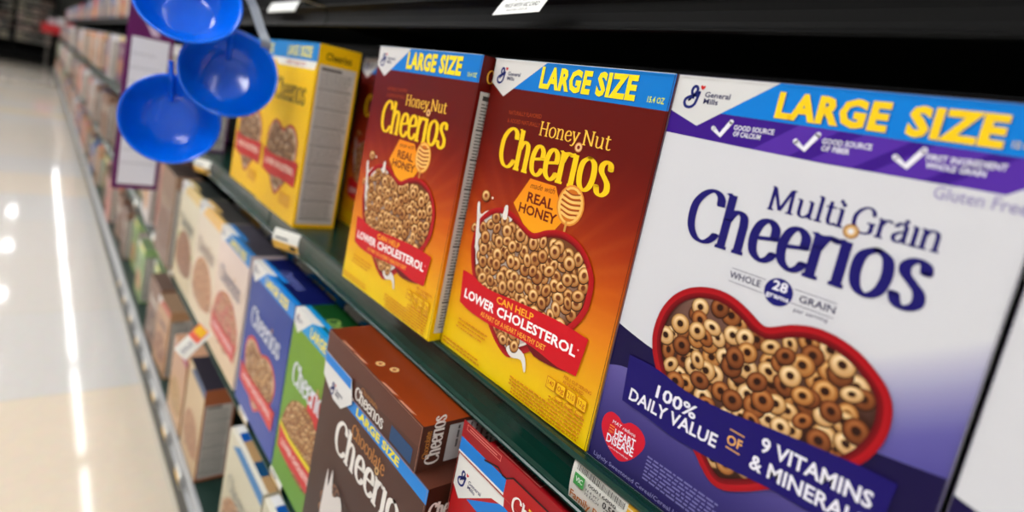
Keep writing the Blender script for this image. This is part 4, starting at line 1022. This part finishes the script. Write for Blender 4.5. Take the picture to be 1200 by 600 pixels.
straw_me = tube_mesh('straw', [(0, -.0862, .052), (0, -.0745, .049), (0, -.0615, .0465), (0, -.0505, .030), (0, -.0400, .018), (0, -.0300, .0085)], .0038, bluem)
def bowl(loc, nrm, spin, label):
    e = bpy.data.objects.new('cereal_bowl', None); COL.objects.link(e)
    z = Vector(nrm).normalized(); upv = Vector((0, 0, 1)); x = upv.cross(z).normalized(); y = z.cross(x)
    m = Matrix((x, y, z)).transposed().to_4x4() @ Matrix.Rotation(spin, 4, 'Z')
    c = Vector(loc) - z * .045; m.translation = c; e.matrix_world = m
    tag(e, label, 'bowl', None)
    link('bowl_body', bowl_me, parent=e); link('straw', straw_me, parent=e)
C0 = Vector(CAM[1:4])
def toward(loc, extra=(0, 0, 0)): return (C0 - Vector(loc)).normalized() + Vector(extra)
L3 = (-.362, -.142, .126); L2 = (-.310, -.083, .213); L1 = (-.300, -.148, .302)
bowl(L3, toward(L3, (0, 0, .02)), math.radians(186), 'lowest of the three blue plastic straw bowls, in front of the purple-edged sign')
bowl(L2, toward(L2, (-.25, .1, .20)), math.radians(182), 'middle blue plastic straw bowl, tilted and overlapping the yellow boxes')
bowl(L1, toward(L1, (.0, .0, .60)), math.radians(160), 'topmost of the three blue plastic straw bowls, cut off by the photo edge')
# clip strip
clip = mat('frosted_clip_strip', (150, 156, 164), .4, bump=.05)
mb = MB(); pts = crom([(-.36, .055, .352), (-.352, -.02, .350), (-.341, -.060, .335), (-.333, -.055, .316), (-.318, -.045, .286), (-.308, -.038, .266), (-.345, -.032, .243), (-.403, -.024, .205), (-.417, -.049, .147)], 6)
dx = Vector((.0045, .006, 0))
rowsA = [tuple(Vector(p) - dx) for p in pts]; rowsB = [tuple(Vector(p) + dx) for p in pts]
off = Vector((.0008, -.0008, .0004))
mb.grid([rowsA, rowsB], (1, 1, 1, 1)); mb.grid([[tuple(Vector(p) - off) for p in rowsA], [tuple(Vector(p) - off) for p in rowsB]], (1, 1, 1, 1))
mb.grid([rowsA, [tuple(Vector(p) - off) for p in rowsA]], (1, 1, 1, 1)); mb.grid([rowsB, [tuple(Vector(p) - off) for p in rowsB]], (1, 1, 1, 1))
o = link('clip_strip', mb.mesh('clip_strip', [clip], True)); tag(o, 'bent grey plastic clip strip the blue bowls hang from', 'clip strip')

# ------------------------------------------------------------------ far end of the aisle
RX, RY = -17.6, -1.3
def rack(kind, label, boxes, m, group=None, cat='shelving'):
    f = MB()
    for p, q_ in boxes: f.box(p, q_)
    o = link(kind, plain(kind, f, m, merge=False), (RX, RY, FZ)); return tag(o, label, cat, group)
rack('rack_back_panel', 'dark back panel of the shelving across the aisle end', [((-.32, -1.0, 0), (-.3, 1.3, 1.75))], black)
rack('display_plinth', 'dark base plinth of the shelving across the aisle end', [((-.298, -1.0, 0), (.32, 1.3, .26))], black)
rack('rack_canopy', 'dark top canopy of the shelving across the aisle end', [((-.298, -1.0, 1.62), (.32, 1.3, 1.78))], black)
for y in (-1.0, -.25, .5, 1.22): rack('rack_post', 'dark upright post at the front of the aisle-end shelving', [((.25, y, .261), (.30, y + .08, 1.619))], black, 'front posts of the aisle-end shelving', 'post')
rg = mat('rack_grey', (110, 108, 100), .6)
for k in range(5):
    rack('rack_shelf', 'grey shelf of the rack across the aisle end', [((-.298, -.99, .48 + k * .22), (.24, 1.29, .50 + k * .22))], rg, 'grey shelves of the aisle-end rack')
    for j in range(16):
        if rnd.random() < .85:
            h = rnd.uniform(.11, .17); y = -.9 + j * .135 - 1.3; c = rnd.choice(((176, 170, 150), (140, 136, 126), (120, 100, 90), (190, 170, 160), (96, 100, 96)))
            f = MB(); f.box((-.12, 0, 0), (.0, .115, h), s2l(c)); f.box((.0, .012, h * .2), (.001, .103, h * .7), s2l(mixc(c, (90, 70, 60), .5)))
            o = link('carton', f.mesh('carton', [CARD]), (-17.42, y, FZ + (.501 + k * .22))); tag(o, 'small blurred carton on the dark rack at the aisle end', 'carton', 'cartons on the rack at the aisle end')
e = bpy.data.objects.new('promo_table', None); COL.objects.link(e); e.location = (-16.6, -.16, FZ)
tag(e, 'far grey display table standing at the end of the shelf run', 'table')
gm_ = mat('stand_grey', (96, 92, 86), .5)
for x_, y_ in ((-.18, 0), (.16, 0), (-.18, .44), (.16, .44)):
    f = MB(); f.box((x_, y_, 0), (x_ + .03, y_ + .03, .80)); link('leg', plain('leg', f, gm_), parent=e)
f = MB(); f.box((-.2, -.02, .80), (.2, .50, .835)); link('tabletop', plain('tabletop', f, gm_), parent=e)
f = MB(); f.box((.205, -.12, .80), (.215, .52, 1.01)); o = link('header_sign', plain('header_sign', f, mat('red_card', (200, 6, 22), .5)), (-16.6, -.16, FZ)); tag(o, 'bright red band sign on the front of the far display table', 'sign')
for j, (c, n_) in enumerate((((226, 200, 210), 'pale pink'), ((234, 232, 236), 'white'), ((222, 110, 120), 'rose red'))):
    f = MB(); f.box((-.12, 0, 0), (.12, .145, .30 + .05 * j), s2l(c)); o = link('gift_bag', f.mesh('gift_bag', [CARD]), (-16.6, -.17 + j * .165, FZ + .8355)); tag(o, '%s blurred bag standing on the far display table' % n_, 'bag')

# ------------------------------------------------------------------ light and view
w = bpy.data.worlds.new('world'); scene.world = w; w.use_nodes = True
w.node_tree.nodes['Background'].inputs['Color'].default_value = (.9, .95, 1, 1); w.node_tree.nodes['Background'].inputs['Strength'].default_value = .2
vs = scene.view_settings; vs.view_transform = 'Standard'; vs.look = 'None'; vs.gamma = 1; vs.use_curve_mapping = False; vs.exposure = 0.78
